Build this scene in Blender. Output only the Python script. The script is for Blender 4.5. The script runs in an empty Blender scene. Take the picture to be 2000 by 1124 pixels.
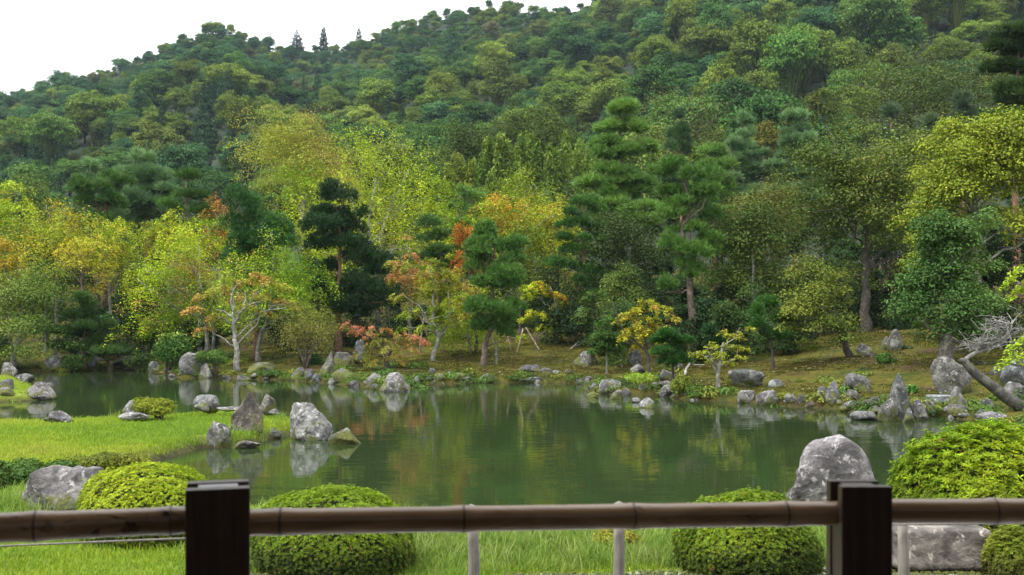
import bpy, bmesh, math, random
import numpy as np
from mathutils import Vector

random.seed(7)
RNG = np.random.default_rng(7)
SC = bpy.context.scene
COL = SC.collection

# ------------------------------------------------------------------ camera, sky, sun, exposure
F, HZ, H = 1944.0, 640.0, 2.2          # focal length in photo pixels, horizon row, eye height over the water
cam = bpy.data.cameras.new('camera')
cam.sensor_width = 36.0
cam.lens = 36.0 * F / 2000.0
cam.shift_y = (HZ - 562.0) / 2000.0
cam.clip_start, cam.clip_end = 0.1, 4000.0
cam.dof.use_dof = True
cam.dof.focus_distance = 38.0
cam.dof.aperture_fstop = 6.3
cam_ob = bpy.data.objects.new('camera', cam)
cam_ob.location = (0, 0, H)
cam_ob.rotation_euler = (math.radians(90), 0, 0)
COL.objects.link(cam_ob)
SC.camera = cam_ob

SUN_EL, SUN_AZ = math.radians(52), math.radians(238)     # compass-like, from +Y clockwise: from behind the viewer's left shoulder
world = bpy.data.worlds.new('World')
SC.world = world
world.use_nodes = True
wn, wl = world.node_tree.nodes, world.node_tree.links
wn.clear()
w_out = wn.new('ShaderNodeOutputWorld')
w_bg = wn.new('ShaderNodeBackground')
w_sky = wn.new('ShaderNodeTexSky')
w_sky.sky_type = 'NISHITA'
w_sky.sun_disc = False
w_sky.sun_elevation = SUN_EL
w_sky.sun_rotation = SUN_AZ
w_sky.air_density, w_sky.dust_density = 1.5, 4.0
w_tc = wn.new('ShaderNodeTexCoord')
w_map = wn.new('ShaderNodeMapping')
w_map.inputs['Scale'].default_value = (1.0, 1.0, 2.6)
w_n = wn.new('ShaderNodeTexNoise')
w_n.inputs['Scale'].default_value = 1.6
w_n.inputs['Detail'].default_value = 5.0
w_cr = wn.new('ShaderNodeValToRGB')
w_cr.color_ramp.elements[0].position, w_cr.color_ramp.elements[0].color = 0.3, (9.3, 9.5, 9.8, 1)
w_cr.color_ramp.elements[1].position, w_cr.color_ramp.elements[1].color = 0.68, (13.5, 13.5, 13.5, 1)
w_mix = wn.new('ShaderNodeMixRGB')
w_mix.inputs['Fac'].default_value = 0.9
wl.new(w_tc.outputs['Generated'], w_map.inputs['Vector'])
wl.new(w_map.outputs['Vector'], w_n.inputs['Vector'])
wl.new(w_n.outputs['Fac'], w_cr.inputs['Fac'])
wl.new(w_sky.outputs['Color'], w_mix.inputs['Color1'])
# an overcast sky: brighter overhead than at the skyline
w_sx = wn.new('ShaderNodeSeparateXYZ'); wl.new(w_tc.outputs['Generated'], w_sx.inputs[0])
w_mr = wn.new('ShaderNodeMapRange')
w_mr.inputs['From Min'].default_value, w_mr.inputs['From Max'].default_value = 0.0, 1.0
w_mr.inputs['To Min'].default_value, w_mr.inputs['To Max'].default_value = 0.55, 1.5
wl.new(w_sx.outputs['Z'], w_mr.inputs['Value'])
w_gr = wn.new('ShaderNodeMixRGB'); w_gr.blend_type = 'MULTIPLY'; w_gr.inputs['Fac'].default_value = 1.0
wl.new(w_cr.outputs['Color'], w_gr.inputs['Color1']); wl.new(w_mr.outputs[0], w_gr.inputs['Color2'])
wl.new(w_gr.outputs['Color'], w_mix.inputs['Color2'])
wl.new(w_mix.outputs['Color'], w_bg.inputs['Color'])
w_bg.inputs['Strength'].default_value = 0.082
wl.new(w_bg.outputs['Background'], w_out.inputs['Surface'])

sun = bpy.data.lights.new('sun', 'SUN')
sun.energy = 1.5
sun.angle = math.radians(14)
sun.color = (1.0, 0.98, 0.94)
sun_ob = bpy.data.objects.new('sun', sun)
sd = Vector((math.sin(SUN_AZ) * math.cos(SUN_EL), math.cos(SUN_AZ) * math.cos(SUN_EL), math.sin(SUN_EL)))
sun_ob.rotation_euler = sd.to_track_quat('Z', 'Y').to_euler()
sun_ob.location = sd * 200
COL.objects.link(sun_ob)

vs = SC.view_settings
SC.display_settings.display_device = 'sRGB'
vs.view_transform, vs.look = 'Standard', 'None'
vs.gamma, vs.use_curve_mapping = 1.0, False
vs.exposure = 1.27
cy = SC.cycles
cy.max_bounces, cy.diffuse_bounces, cy.glossy_bounces = 6, 2, 3
cy.transmission_bounces, cy.volume_bounces = 4, 0
cy.use_denoising = True

# ------------------------------------------------------------------ helpers
def wx(px, D): return (px - 1000.0) / F * D
def wz(py, D): return H + (HZ - py) / F * D

def unit(v):
    return v / (np.linalg.norm(v, axis=-1, keepdims=True) + 1e-9)

def fbm(P, seed, f0=1.0, octs=4, gain=0.5):
    """cheap smooth noise in about [-1, 1] on points (N, k)"""
    r = np.random.default_rng(seed)
    k = P.shape[1]
    out = np.zeros(len(P)); amp = 1.0; tot = 0.0; f = f0
    for _ in range(octs):
        s = np.zeros(len(P))
        for _ in range(5):
            d = r.normal(size=k); d /= np.linalg.norm(d)
            s += np.sin(P @ d * f * r.uniform(.7, 1.4) + r.uniform(0, 6.283))
        out += amp * s / 2.6; tot += amp
        amp *= gain; f *= 2.1
    return np.clip(out / tot, -1.3, 1.3)

def mesh_np(name, V, Fc, col=None, mat=None, smooth=False):
    V = np.asarray(V, np.float32); Fc = np.asarray(Fc, np.int32)
    me = bpy.data.meshes.new(name)
    n, (m, k) = len(V), Fc.shape
    me.vertices.add(n); me.vertices.foreach_set('co', V.ravel())
    me.loops.add(m * k); me.loops.foreach_set('vertex_index', Fc.ravel())
    me.polygons.add(m); me.polygons.foreach_set('loop_start', np.arange(0, m * k, k, dtype=np.int32))
    if smooth: me.polygons.foreach_set('use_smooth', np.ones(m, bool))
    me.update(calc_edges=True)
    if col is not None:
        a = me.color_attributes.new('Col', 'FLOAT_COLOR', 'POINT')
        c = np.ones((n, 4), np.float32); c[:, :3] = col
        a.data.foreach_set('color', c.ravel())
    if mat: me.materials.append(mat)
    return me

def add(name, me, parent=None, loc=None, color=None):
    o = bpy.data.objects.new(name, me)
    COL.objects.link(o)
    if parent: o.parent = parent
    if loc is not None: o.location = loc
    if color is not None: o.color = (*color, 1)
    return o

def tag(o, label=None, cat=None, group=None, kind=None):
    if label: o['label'] = label
    if cat: o['category'] = cat
    if group: o['group'] = group
    if kind: o['kind'] = kind
    return o

def root(name, loc, label, cat, group=None):
    o = bpy.data.objects.new(name, None)
    COL.objects.link(o); o.location = loc
    o.empty_display_size = 0.2
    return tag(o, label, cat, group)

class Buf:
    """collects vertices / quads / colours"""
    def __init__(s): s.V, s.F, s.C, s.n = [], [], [], 0
    def put(s, V, Fc, C):
        s.V.append(V); s.F.append(Fc + s.n); s.n += len(V)
        s.C.append(np.broadcast_to(np.asarray(C, float), (len(V), 3)))
    def mesh(s, name, mat, smooth=False):
        return mesh_np(name, np.concatenate(s.V), np.concatenate(s.F), np.concatenate(s.C), mat, smooth)

def leaves(b, P, N, S, C, aspect=.55, fold=.14, T=None):
    """one folded four-cornered leaf per point"""
    n = len(P)
    N = unit(N)
    if T is None: T = RNG.normal(size=(n, 3))
    T = unit(T - (T * N).sum(1, keepdims=True) * N)
    B = np.cross(N, T)
    S = np.broadcast_to(np.asarray(S, float), (n,))[:, None]
    V = np.stack([P - T * S * .5, P + B * S * aspect * .5 + N * S * fold, P + T * S * .5, P - B * S * aspect * .5 + N * S * fold], 1).reshape(-1, 3)
    Fc = np.arange(n * 4).reshape(n, 4)
    b.put(V, Fc, np.repeat(C, 4, 0))

def needles(b, P, Dr, L, K, spread, w, C):
    """tufts: K thin pointed needles fanning out of each point (quads with a doubled narrow tip)"""
    n = len(P)
    P = np.repeat(P, K, 0); Dr = np.repeat(unit(Dr), K, 0)
    d = unit(Dr + RNG.normal(size=(n * K, 3)) * spread)
    L = np.repeat(np.broadcast_to(np.asarray(L, float), (n,)), K)[:, None] * RNG.uniform(.7, 1.1, (n * K, 1))
    s = unit(np.cross(d, RNG.normal(size=(n * K, 3)))) * w
    V = np.stack([P - s * .5, P + s * .5, P + d * L + s * .15, P + d * L - s * .15], 1).reshape(-1, 3)
    C = np.repeat(np.repeat(C, K, 0) * RNG.uniform(.8, 1.2, (n * K, 1)), 4, 0)
    b.put(V, np.arange(n * K * 4).reshape(-1, 4), C)

def tube(b, pts, rad, nseg=7, C=(1, 1, 1), cap=True):
    pts = np.asarray(pts, float); rad = np.broadcast_to(np.asarray(rad, float), (len(pts),))
    T = unit(np.gradient(pts, axis=0))
    up = np.array([0, 0, 1.0]) if abs(T[:, 2].mean()) < .8 else np.array([1.0, 0, 0])
    A = unit(np.cross(T, up)); B = np.cross(T, A)
    a = np.linspace(0, 2 * np.pi, nseg, endpoint=False)
    R = pts[:, None] + rad[:, None, None] * (A[:, None] * np.cos(a)[None, :, None] + B[:, None] * np.sin(a)[None, :, None])
    V = R.reshape(-1, 3); m = len(pts)
    i = np.arange(m - 1)[:, None] * nseg; j = np.arange(nseg)[None]; j2 = (j + 1) % nseg
    Fc = np.stack([i + j, i + j2, i + nseg + j2, i + nseg + j], -1).reshape(-1, 4)
    if cap:
        V = np.concatenate([V, pts[:1] - T[:1] * rad[0] * .2, pts[-1:] + T[-1:] * rad[-1] * .5])
        k = len(V); jj = np.arange(nseg); jn = (jj + 1) % nseg
        e0 = np.stack([np.full(nseg, k - 2), jn, jj, jj], -1); e0[:, 3] = e0[:, 2]
        e1 = np.stack([np.full(nseg, k - 1), (m - 1) * nseg + jj, (m - 1) * nseg + jn, (m - 1) * nseg + jn], -1)
        # caps as thin quads over two neighbouring segments
        e0 = np.array([[k - 2, (q + 2) % nseg, (q + 1) % nseg, q] for q in range(0, nseg - 1, 2)] + ([[k - 2, 0, nseg - 1, nseg - 1]] if 0 else []))
        o = (m - 1) * nseg
        e1 = np.array([[k - 1, o + q, o + (q + 1) % nseg, o + (q + 2) % nseg] for q in range(0, nseg - 1, 2)])
        Fc = np.concatenate([Fc, e0, e1])
    b.put(V, Fc, C)

def bez(a, m, c, n=6):
    t = np.linspace(0, 1, n)[:, None]
    a, m, c = map(lambda v: np.asarray(v, float), (a, m, c))
    return (1 - t) ** 2 * a + 2 * t * (1 - t) * m + t * t * c

def smooth_path(pts, n=10, wig=0.0, seed=0):
    pts = np.asarray(pts, float)
    if len(pts) < 3: q = pts[0] + np.linspace(0, 1, n)[:, None] * (pts[-1] - pts[0])
    else:
        s = np.linspace(0, len(pts) - 1, n); q = np.zeros((n, 3))
        ext = np.concatenate([2 * pts[:1] - pts[1:2], pts, 2 * pts[-1:] - pts[-2:-1]])
        for i, u in enumerate(s):
            k = min(int(u), len(pts) - 2); t = u - k
            p0, p1, p2, p3 = ext[k:k + 4]
            q[i] = .5 * (2 * p1 + (p2 - p0) * t + (2 * p0 - 5 * p1 + 4 * p2 - p3) * t * t + (3 * p1 - p0 - 3 * p2 + p3) * t ** 3)
    if wig:
        r = np.random.default_rng(seed)
        w = r.normal(size=(n, 3)) * wig; w[0] = 0; w[:, 2] *= .3
        q = q + w
    return q

# ------------------------------------------------------------------ materials
def new_mat(name):
    m = bpy.data.materials.new(name); m.use_nodes = True
    nt = m.node_tree; nt.nodes.clear()
    o = nt.nodes.new('ShaderNodeOutputMaterial')
    return m, nt.nodes, nt.links, o

def noise_node(N, scale, detail=4, rough=.55, vec=None, L=None, dist=0.0):
    n = N.new('ShaderNodeTexNoise')
    n.inputs['Scale'].default_value = scale; n.inputs['Detail'].default_value = detail
    n.inputs['Roughness'].default_value = rough; n.inputs['Distortion'].default_value = dist
    if vec is not None: L.new(vec, n.inputs['Vector'])
    return n

def ramp(N, L, src, stops):
    r = N.new('ShaderNodeValToRGB')
    e = r.color_ramp.elements
    while len(e) < len(stops): e.new(.5)
    for el, (p, c) in zip(e, stops):
        el.position = p; el.color = (*c, 1) if len(c) == 3 else c
    L.new(src, r.inputs['Fac'])
    return r

def mixc(N, L, fac, a, b, mode='MIX'):
    m = N.new('ShaderNodeMixRGB'); m.blend_type = mode
    for s, v in ((m.inputs['Fac'], fac), (m.inputs['Color1'], a), (m.inputs['Color2'], b)):
        if hasattr(v, 'links') or hasattr(v, 'is_linked'): L.new(v, s)
        elif isinstance(v, (int, float)): s.default_value = v
        else: s.default_value = (*v, 1)
    return m.outputs['Color']

def bump(N, L, h, strength, dist, normal=None):
    b = N.new('ShaderNodeBump')
    b.inputs['Strength'].default_value = strength; b.inputs['Distance'].default_value = dist
    L.new(h, b.inputs['Height'])
    if normal: L.new(normal, b.inputs['Normal'])
    return b.outputs['Normal']

def leaf_material(name, transl=.24, rough=.6, spec=.12, rnd=.0, tmul=(1.0, 1.15, .5)):
    m, N, L, o = new_mat(name)
    at = N.new('ShaderNodeVertexColor'); at.layer_name = 'Col'
    oi = N.new('ShaderNodeObjectInfo')
    c = mixc(N, L, 1.0, at.outputs['Color'], oi.outputs['Color'], 'MULTIPLY')
    if rnd:
        hs = N.new('ShaderNodeHueSaturation')
        mr = N.new('ShaderNodeMapRange'); mr.inputs['To Min'].default_value = 1 - rnd; mr.inputs['To Max'].default_value = 1 + rnd
        L.new(oi.outputs['Random'], mr.inputs['Value']); L.new(mr.outputs[0], hs.inputs['Value'])
        L.new(c, hs.inputs['Color']); c = hs.outputs['Color']
    p = N.new('ShaderNodeBsdfPrincipled')
    p.inputs['Roughness'].default_value = rough
    p.inputs['Specular IOR Level'].default_value = spec
    L.new(c, p.inputs['Base Color'])
    t = N.new('ShaderNodeBsdfTranslucent')
    tc = mixc(N, L, 1.0, c, tmul, 'MULTIPLY')
    L.new(tc, t.inputs['Color'])
    ms = N.new('ShaderNodeMixShader'); ms.inputs[0].default_value = transl
    L.new(p.outputs[0], ms.inputs[1]); L.new(t.outputs[0], ms.inputs[2]); L.new(ms.outputs[0], o.inputs['Surface'])
    return m

M_LEAF = leaf_material('leaf_green')
M_HILL = leaf_material('hillside_leaf', .15, .7, .08, rnd=.22)
M_NEEDLE = leaf_material('pine_needle', .2, .45, .3)
M_GRASS = leaf_material('grass_blade', .4, .6, .15, rnd=.12)

def bark_material():
    m, N, L, o = new_mat('bark')
    tc = N.new('ShaderNodeTexCoord'); oi = N.new('ShaderNodeObjectInfo')
    mp = N.new('ShaderNodeMapping'); mp.inputs['Scale'].default_value = (1, 1, .35); L.new(tc.outputs['Object'], mp.inputs['Vector'])
    n1 = noise_node(N, 14, 6, .65, mp.outputs[0], L); n2 = noise_node(N, 4.5, 4, .6, tc.outputs['Object'], L, 1.0)
    r1 = ramp(N, L, n1.outputs['Fac'], [(.3, (.45, .45, .45)), (.7, (1.2, 1.2, 1.2))])
    c = mixc(N, L, 1.0, oi.outputs['Color'], r1.outputs['Color'], 'MULTIPLY')
    r2 = ramp(N, L, n2.outputs['Fac'], [(.52, (0, 0, 0)), (.6, (1, 1, 1))])
    c2 = mixc(N, L, 1.0, oi.outputs['Color'], (1.7, 1.8, 1.65), 'MULTIPLY')
    c = mixc(N, L, r2.outputs['Color'], c, c2)
    p = N.new('ShaderNodeBsdfPrincipled'); p.inputs['Roughness'].default_value = .85
    L.new(c, p.inputs['Base Color'])
    L.new(bump(N, L, n1.outputs['Fac'], .7, .05), p.inputs['Normal'])
    L.new(p.outputs[0], o.inputs['Surface'])
    return m
M_BARK = bark_material()

def rock_material():
    m, N, L, o = new_mat('weathered_rock')
    tc = N.new('ShaderNodeTexCoord'); oi = N.new('ShaderNodeObjectInfo')
    ad = N.new('ShaderNodeVectorMath'); ad.operation = 'ADD'
    mu = N.new('ShaderNodeMath'); mu.operation = 'MULTIPLY'; mu.inputs[1].default_value = 37.0
    L.new(oi.outputs['Random'], mu.inputs[0]); L.new(tc.outputs['Object'], ad.inputs[0]); L.new(mu.outputs[0], ad.inputs[1])
    v = ad.outputs[0]
    n1 = noise_node(N, 3.2, 8, .65, v, L, .6)
    n2 = noise_node(N, 16, 6, .7, v, L, .3)
    n3 = noise_node(N, 5.5, 5, .6, v, L, 1.2)
    nm = noise_node(N, 2.4, 5, .65, v, L, .4)
    c = ramp(N, L, n1.outputs['Fac'], [(.30, (.035, .034, .032)), (.44, (.10, .098, .095)), (.56, (.22, .215, .21)), (.72, (.36, .36, .35))]).outputs['Color']
    d = ramp(N, L, n2.outputs['Fac'], [(.3, (.45, .45, .45)), (.6, (1.12, 1.12, 1.12))]).outputs['Color']
    c = mixc(N, L, .85, c, d, 'MULTIPLY')
    # pale crusty lichen
    vo = N.new('ShaderNodeTexVoronoi'); vo.inputs['Scale'].default_value = 13.0; vo.feature = 'SMOOTH_F1'
    wv = mixc(N, L, .3, v, n3.outputs['Color']); L.new(wv, vo.inputs['Vector'])
    lf = ramp(N, L, vo.outputs['Distance'], [(.25, (1, 1, 1)), (.36, (0, 0, 0))]).outputs['Color']
    lm = ramp(N, L, n3.outputs['Fac'], [(.46, (0, 0, 0)), (.56, (1, 1, 1))]).outputs['Color']
    lf = mixc(N, L, 1.0, lf, lm, 'MULTIPLY')
    c = mixc(N, L, mixc(N, L, 1.0, lf, d, 'MULTIPLY'), c, (.46, .46, .44))
    c = mixc(N, L, 1.0, c, oi.outputs['Color'], 'MULTIPLY')
    # moss that settles on ledges and round the foot: alpha of the object colour says how much
    ge = N.new('ShaderNodeNewGeometry'); sx = N.new('ShaderNodeSeparateXYZ'); L.new(ge.outputs['Normal'], sx.inputs[0])
    at = N.new('ShaderNodeVertexColor'); at.layer_name = 'Col'
    sc = N.new('ShaderNodeSeparateColor'); L.new(at.outputs['Color'], sc.inputs[0])
    m1 = N.new('ShaderNodeMath'); m1.operation = 'MULTIPLY_ADD'; L.new(sc.outputs[0], m1.inputs[0]); m1.inputs[1].default_value = .32; L.new(nm.outputs['Fac'], m1.inputs[2])
    m2 = N.new('ShaderNodeMath'); m2.operation = 'MULTIPLY_ADD'; L.new(sx.outputs['Z'], m2.inputs[0]); m2.inputs[1].default_value = .08; L.new(m1.outputs[0], m2.inputs[2])
    m3 = N.new('ShaderNodeMath'); m3.operation = 'MULTIPLY_ADD'; L.new(oi.outputs['Alpha'], m3.inputs[0]); m3.inputs[1].default_value = .35; L.new(m2.outputs[0], m3.inputs[2])
    mf = ramp(N, L, m3.outputs[0], [(.78, (0, 0, 0)), (.86, (1, 1, 1))]).outputs['Color']
    mc = ramp(N, L, n2.outputs['Fac'], [(.3, (.03, .045, .01)), (.55, (.1, .11, .018)), (.75, (.2, .17, .03))]).outputs['Color']
    c = mixc(N, L, mf, c, mc)
    # damp waterline
    p = N.new('ShaderNodeBsdfPrincipled'); p.inputs['Roughness'].default_value = .85
    L.new(c, p.inputs['Base Color'])
    b1 = bump(N, L, n2.outputs['Fac'], .6, .05)
    b2 = bump(N, L, n1.outputs['Fac'], .7, .12, b1)
    L.new(b2, p.inputs['Normal'])
    L.new(p.outputs[0], o.inputs['Surface'])
    return m
M_ROCK = rock_material()

# ------------------------------------------------------------------ lie of the land
def wpt(px, py):                       # a point of the waterline seen at that pixel
    D = F * H / (py - HZ)
    return (wx(px, D), D)

POND = np.array([wpt(*p) for p in [
    (-300, 735), (-100, 729), (40, 725), (120, 727), (200, 724), (260, 723), (330, 733), (345, 739), (420, 738), (470, 741),
    (560, 743), (630, 749), (700, 756), (740, 763), (790, 762), (812, 755), (880, 750), (960, 748), (1060, 748), (1130, 750),
    (1150, 764), (1200, 773), (1240, 773), (1290, 773), (1330, 781), (1400, 785), (1470, 789), (1560, 796), (1640, 800),
    (1670, 812), (1740, 820), (1800, 819), (1840, 811), (1870, 820), (1920, 824), (1990, 836), (2200, 850),
    (2300, 900), (2250, 960), (2050, 985), (1900, 1000), (1740, 1012), (1600, 1030), (1500, 1050), (1330, 1076), (1150, 1090),
    (1000, 1090), (820, 1076), (650, 1062), (500, 1010), (430, 985), (340, 965), (275, 942), (262, 925), (290, 907), (375, 884),
    (395, 876), (450, 876), (500, 869), (535, 859), (565, 852), (585, 846), (578, 834), (548, 822), (450, 817), (300, 827), (120, 835),
    (-100, 837), (-300, 841)]])
ISLET = np.array([wpt(*p) for p in [(-300, 792), (-300, 750), (-50, 742), (35, 745), (60, 757), (75, 765), (98, 781), (40, 785)]])

def sdf(P, poly):
    """signed distance of points (N,2) to a polygon, positive inside"""
    d2 = np.full(len(P), 1e18); ins = np.zeros(len(P), bool)
    n = len(poly)
    for i in range(n):
        a, b = poly[i], poly[(i + 1) % n]
        ab = b - a; ap = P - a
        t = np.clip((ap @ ab) / (ab @ ab), 0, 1)
        q = ap - t[:, None] * ab
        d2 = np.minimum(d2, (q * q).sum(1))
        c = (a[1] > P[:, 1]) != (b[1] > P[:, 1])
        xs = a[0] + (P[:, 1] - a[1]) / (b[1] - a[1] + 1e-12) * ab[0]
        ins ^= c & (P[:, 0] < xs)
    return np.where(ins, 1, -1) * np.sqrt(d2)

def ss(x, a=0., b=1.):
    t = np.clip((x - a) / (b - a), 0, 1); return t * t * (3 - 2 * t)

RIDGE = np.array([(-900, 330), (-500, 260), (-200, 235), (0, 204), (100, 184), (200, 150), (280, 122), (370, 86), (440, 68), (490, 86), (550, 110), (600, 112), (650, 107),
                  (700, 100), (740, 76), (800, 57), (870, 42), (960, 28), (1060, 36), (1150, 22), (1250, 6), (1320, -30), (1500, -80), (1700, -90), (2000, -70), (2400, 20), (2900, 160)], float)
RDIST = np.array([(-900, 420), (0, 430), (440, 410), (560, 450), (900, 430), (1200, 380), (1500, 320), (2000, 300), (2900, 300)], float)
HILL0 = 96.0

def land_side(x, y):
    """1 on the far shore, 0 on the near lawn"""
    near = (y < 12.2 + .06 * x) | ((x < -1.6) & (y < 31))
    return np.where(near, 0., 1.)

def terrain(x, y, full=False):
    x = np.atleast_1d(np.asarray(x, float)); y = np.atleast_1d(np.asarray(y, float))
    P = np.stack([x, y], 1)
    s_p = sdf(P, POND); s_i = sdf(P, ISLET)
    s = np.maximum(-s_p, s_i)                    # positive on land
    far = land_side(x, y)
    slope = np.interp(1000 + F * x / np.maximum(y, 1), [0, 300, 700, 1000, 1500, 2000], [.075, .085, .105, .115, .125, .13])
    n1 = fbm(P, 11, .55, 3); n2 = fbm(P, 12, 2.4, 3)
    zf = .20 * ss(s, 0, .5) + slope * np.maximum(s - .7, 0) + .05 * n2 * ss(s, 0, 1) + .16 * n1 * ss(s, 1, 6)
    pen = ss(y + .35 * x, 8.2, 11.0)                 # the low tongue of lawn that reaches into the pond
    zn = (.30 - .12 * pen) * ss(s, 0, .35) + (.14 - .07 * pen) * ss(s, .3, 4) + .03 * n2 * ss(s, 0, .5)
    isl = s_i > -0.4
    zi = .22 * ss(s, 0, .5) + .03 * n2
    z = np.where(far > .5, zf, zn)
    z = np.where(isl & (s > 0), zi, z)
    z = np.where(s < 0, -.05 - np.minimum(.9, .55 * -s), z)
    # the forested hill
    yy = np.maximum(y, 1.)
    px = 1000 + F * x / yy
    R = np.interp(px, RDIST[:, 0], RDIST[:, 1])
    e = (HZ - np.interp(px, RIDGE[:, 0], RIDGE[:, 1])) / F
    zR = H + e * R + 1.2
    t = (y - HILL0) / (R - HILL0)
    zb = 7.0
    zh = zb + (zR - zb) * np.clip(t, 0, 1) ** 1.28 - np.maximum(t - 1, 0) * 45
    zh += (7 * fbm(P, 21, .022, 3)) * ss(t, 0, .3) * (1 - ss(t, .75, 1))
    k = ss(y, 84, 104)
    z = z * (1 - k) + zh * k
    z = np.maximum(z, -30)
    return (z, s, s_p, s_i, far) if full else z

def ground_hit(px, py, d0=4.5, d1=95.0):
    D = np.linspace(d0, d1, 1400)
    zt = np.maximum(terrain(wx(px, D), D), 0.0)
    zr = wz(py, D)
    i = np.argmax(zt >= zr)
    return float(D[i])

def gz(x, y): return float(terrain(x, y)[0])

def garden_ground_material():
    m, N, L, o = new_mat('garden_ground')
    tc = N.new('ShaderNodeTexCoord'); v = tc.outputs['Object']
    at = N.new('ShaderNodeVertexColor'); at.layer_name = 'Col'
    sp = N.new('ShaderNodeSeparateColor'); L.new(at.outputs['Color'], sp.inputs[0])
    n1 = noise_node(N, .9, 6, .6, v, L, .5); n2 = noise_node(N, 7, 5, .65, v, L); n3 = noise_node(N, 40, 3, .6, v, L); n4 = noise_node(N, .45, 4, .6, v, L, .8)
    mud = ramp(N, L, n2.outputs['Fac'], [(.3, (.02, .016, .01)), (.7, (.07, .055, .03))]).outputs['Color']
    lawn = ramp(N, L, n2.outputs['Fac'], [(.3, (.12, .17, .02)), (.55, (.21, .27, .03)), (.75, (.28, .29, .05))]).outputs['Color']
    moss = ramp(N, L, n1.outputs['Fac'], [(.28, (.022, .042, .006)), (.42, (.058, .066, .008)), (.55, (.098, .088, .010)), (.66, (.052, .04, .009)), (.8, (.022, .018, .009))]).outputs['Color']
    md = ramp(N, L, n2.outputs['Fac'], [(.3, (.55, .55, .55)), (.65, (1.2, 1.2, 1.2))]).outputs['Color']
    moss = mixc(N, L, .9, moss, md, 'MULTIPLY')
    dirt = ramp(N, L, n2.outputs['Fac'], [(.3, (.035, .022, .013)), (.7, (.10, .065, .035))]).outputs['Color']
    df = ramp(N, L, n4.outputs['Fac'], [(.57, (0, 0, 0)), (.66, (1, 1, 1))]).outputs['Color']
    moss = mixc(N, L, df, moss, dirt)
    vo = N.new('ShaderNodeTexVoronoi'); vo.inputs['Scale'].default_value = 60; L.new(v, vo.inputs['Vector'])
    grav = ramp(N, L, vo.outputs['Color'], [(.1, (.3, .29, .27)), (.5, (.5, .49, .46)), (.9, (.62, .61, .58))]).outputs['Color']
    c = mixc(N, L, sp.outputs[0], mud, lawn)
    c = mixc(N, L, sp.outputs[1], c, moss)
    c = mixc(N, L, sp.outputs[2], c, grav)
    p = N.new('ShaderNodeBsdfPrincipled'); p.inputs['Roughness'].default_value = .95; p.inputs['Specular IOR Level'].default_value = .15
    L.new(c, p.inputs['Base Color'])
    b1 = bump(N, L, n3.outputs['Fac'], .6, .03); b2 = bump(N, L, n2.outputs['Fac'], .8, .12, b1)
    L.new(b2, p.inputs['Normal']); L.new(p.outputs[0], o.inputs['Surface'])
    return m

def hill_material():
    m, N, L, o = new_mat('forest_floor')
    tc = N.new('ShaderNodeTexCoord')
    n = noise_node(N, .15, 6, .6, tc.outputs['Object'], L)
    c = ramp(N, L, n.outputs['Fac'], [(.3, (.006, .014, .005)), (.55, (.012, .024, .007)), (.75, (.025, .03, .012))]).outputs['Color']
    p = N.new('ShaderNodeBsdfPrincipled'); p.inputs['Roughness'].default_value = 1
    L.new(c, p.inputs['Base Color']); L.new(p.outputs[0], o.inputs['Surface'])
    return m

def grid_mesh(xs, ys, fn, name, mat):
    X, Y = np.meshgrid(xs, ys)
    x, y = X.ravel(), Y.ravel()
    z, c = fn(x, y)
    nx, ny = len(xs), len(ys)
    i = (np.arange(ny - 1)[:, None] * nx + np.arange(nx - 1)[None]).ravel()
    Fc = np.stack([i, i + 1, i + nx + 1, i + nx], 1)
    return mesh_np(name, np.stack([x, y, z], 1), Fc, c, mat, True)

def gravel_mask(x, y):
    edge = 7.22 + .12 * np.sin(x * 2.1) + .07 * np.sin(x * 5.3 + 1) + np.where(x > 2.1, .45, 0.)
    return ss(edge - y, -.12, .12) * ss(x, -2.3, -1.7)

def garden_fn(x, y):
    z, s, sp_, si, far = terrain(x, y, True)
    c = np.zeros((len(x), 3))
    land = ss(s, .05, .45)
    c[:, 0] = (far < .5) * land
    c[:, 0] = np.where(si > -.2, land, c[:, 0])
    c[:, 1] = np.where((far > .5) & (si < -.2), ss(s, -.05, .25), 0)
    c[:, 2] = gravel_mask(x, y) * (far < .5)
    # dark earth bank under the lawn's edge
    return z, c

xs = np.concatenate([np.arange(-60, -32, 1.0), np.arange(-32, 30, .22), np.arange(30, 60.1, 1.0)])
ys = np.concatenate([np.arange(-14, 5, 1.0), np.arange(5, 30, .2), np.arange(30, 62, .28), np.arange(62, 104.5, 1.5)])
tag(add('ground', grid_mesh(xs, ys, garden_fn, 'ground', garden_ground_material())), kind='structure')
hx = np.arange(-620, 621, 6.0); hy = np.concatenate([np.arange(101, 560, 5.0), np.arange(560, 1500, 40.0)])
tag(add('hill', grid_mesh(hx, hy, lambda x, y: (terrain(x, y) - .15 * (y < 104), None), 'hill', hill_material())), kind='structure')
# flat land around the garden out to where nothing is seen
sx = np.array([-1500., -700, -300, -61, 0, 61, 300, 700, 1500]); sy = np.array([-900., -300, -60, 40, 103, 300, 700, 1500])
tag(add('terrain', grid_mesh(sx, sy, lambda x, y: (np.full(len(x), -1.6) - 40 * ss(y, 150, 400), None), 'terrain', hill_material())), kind='structure')

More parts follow.
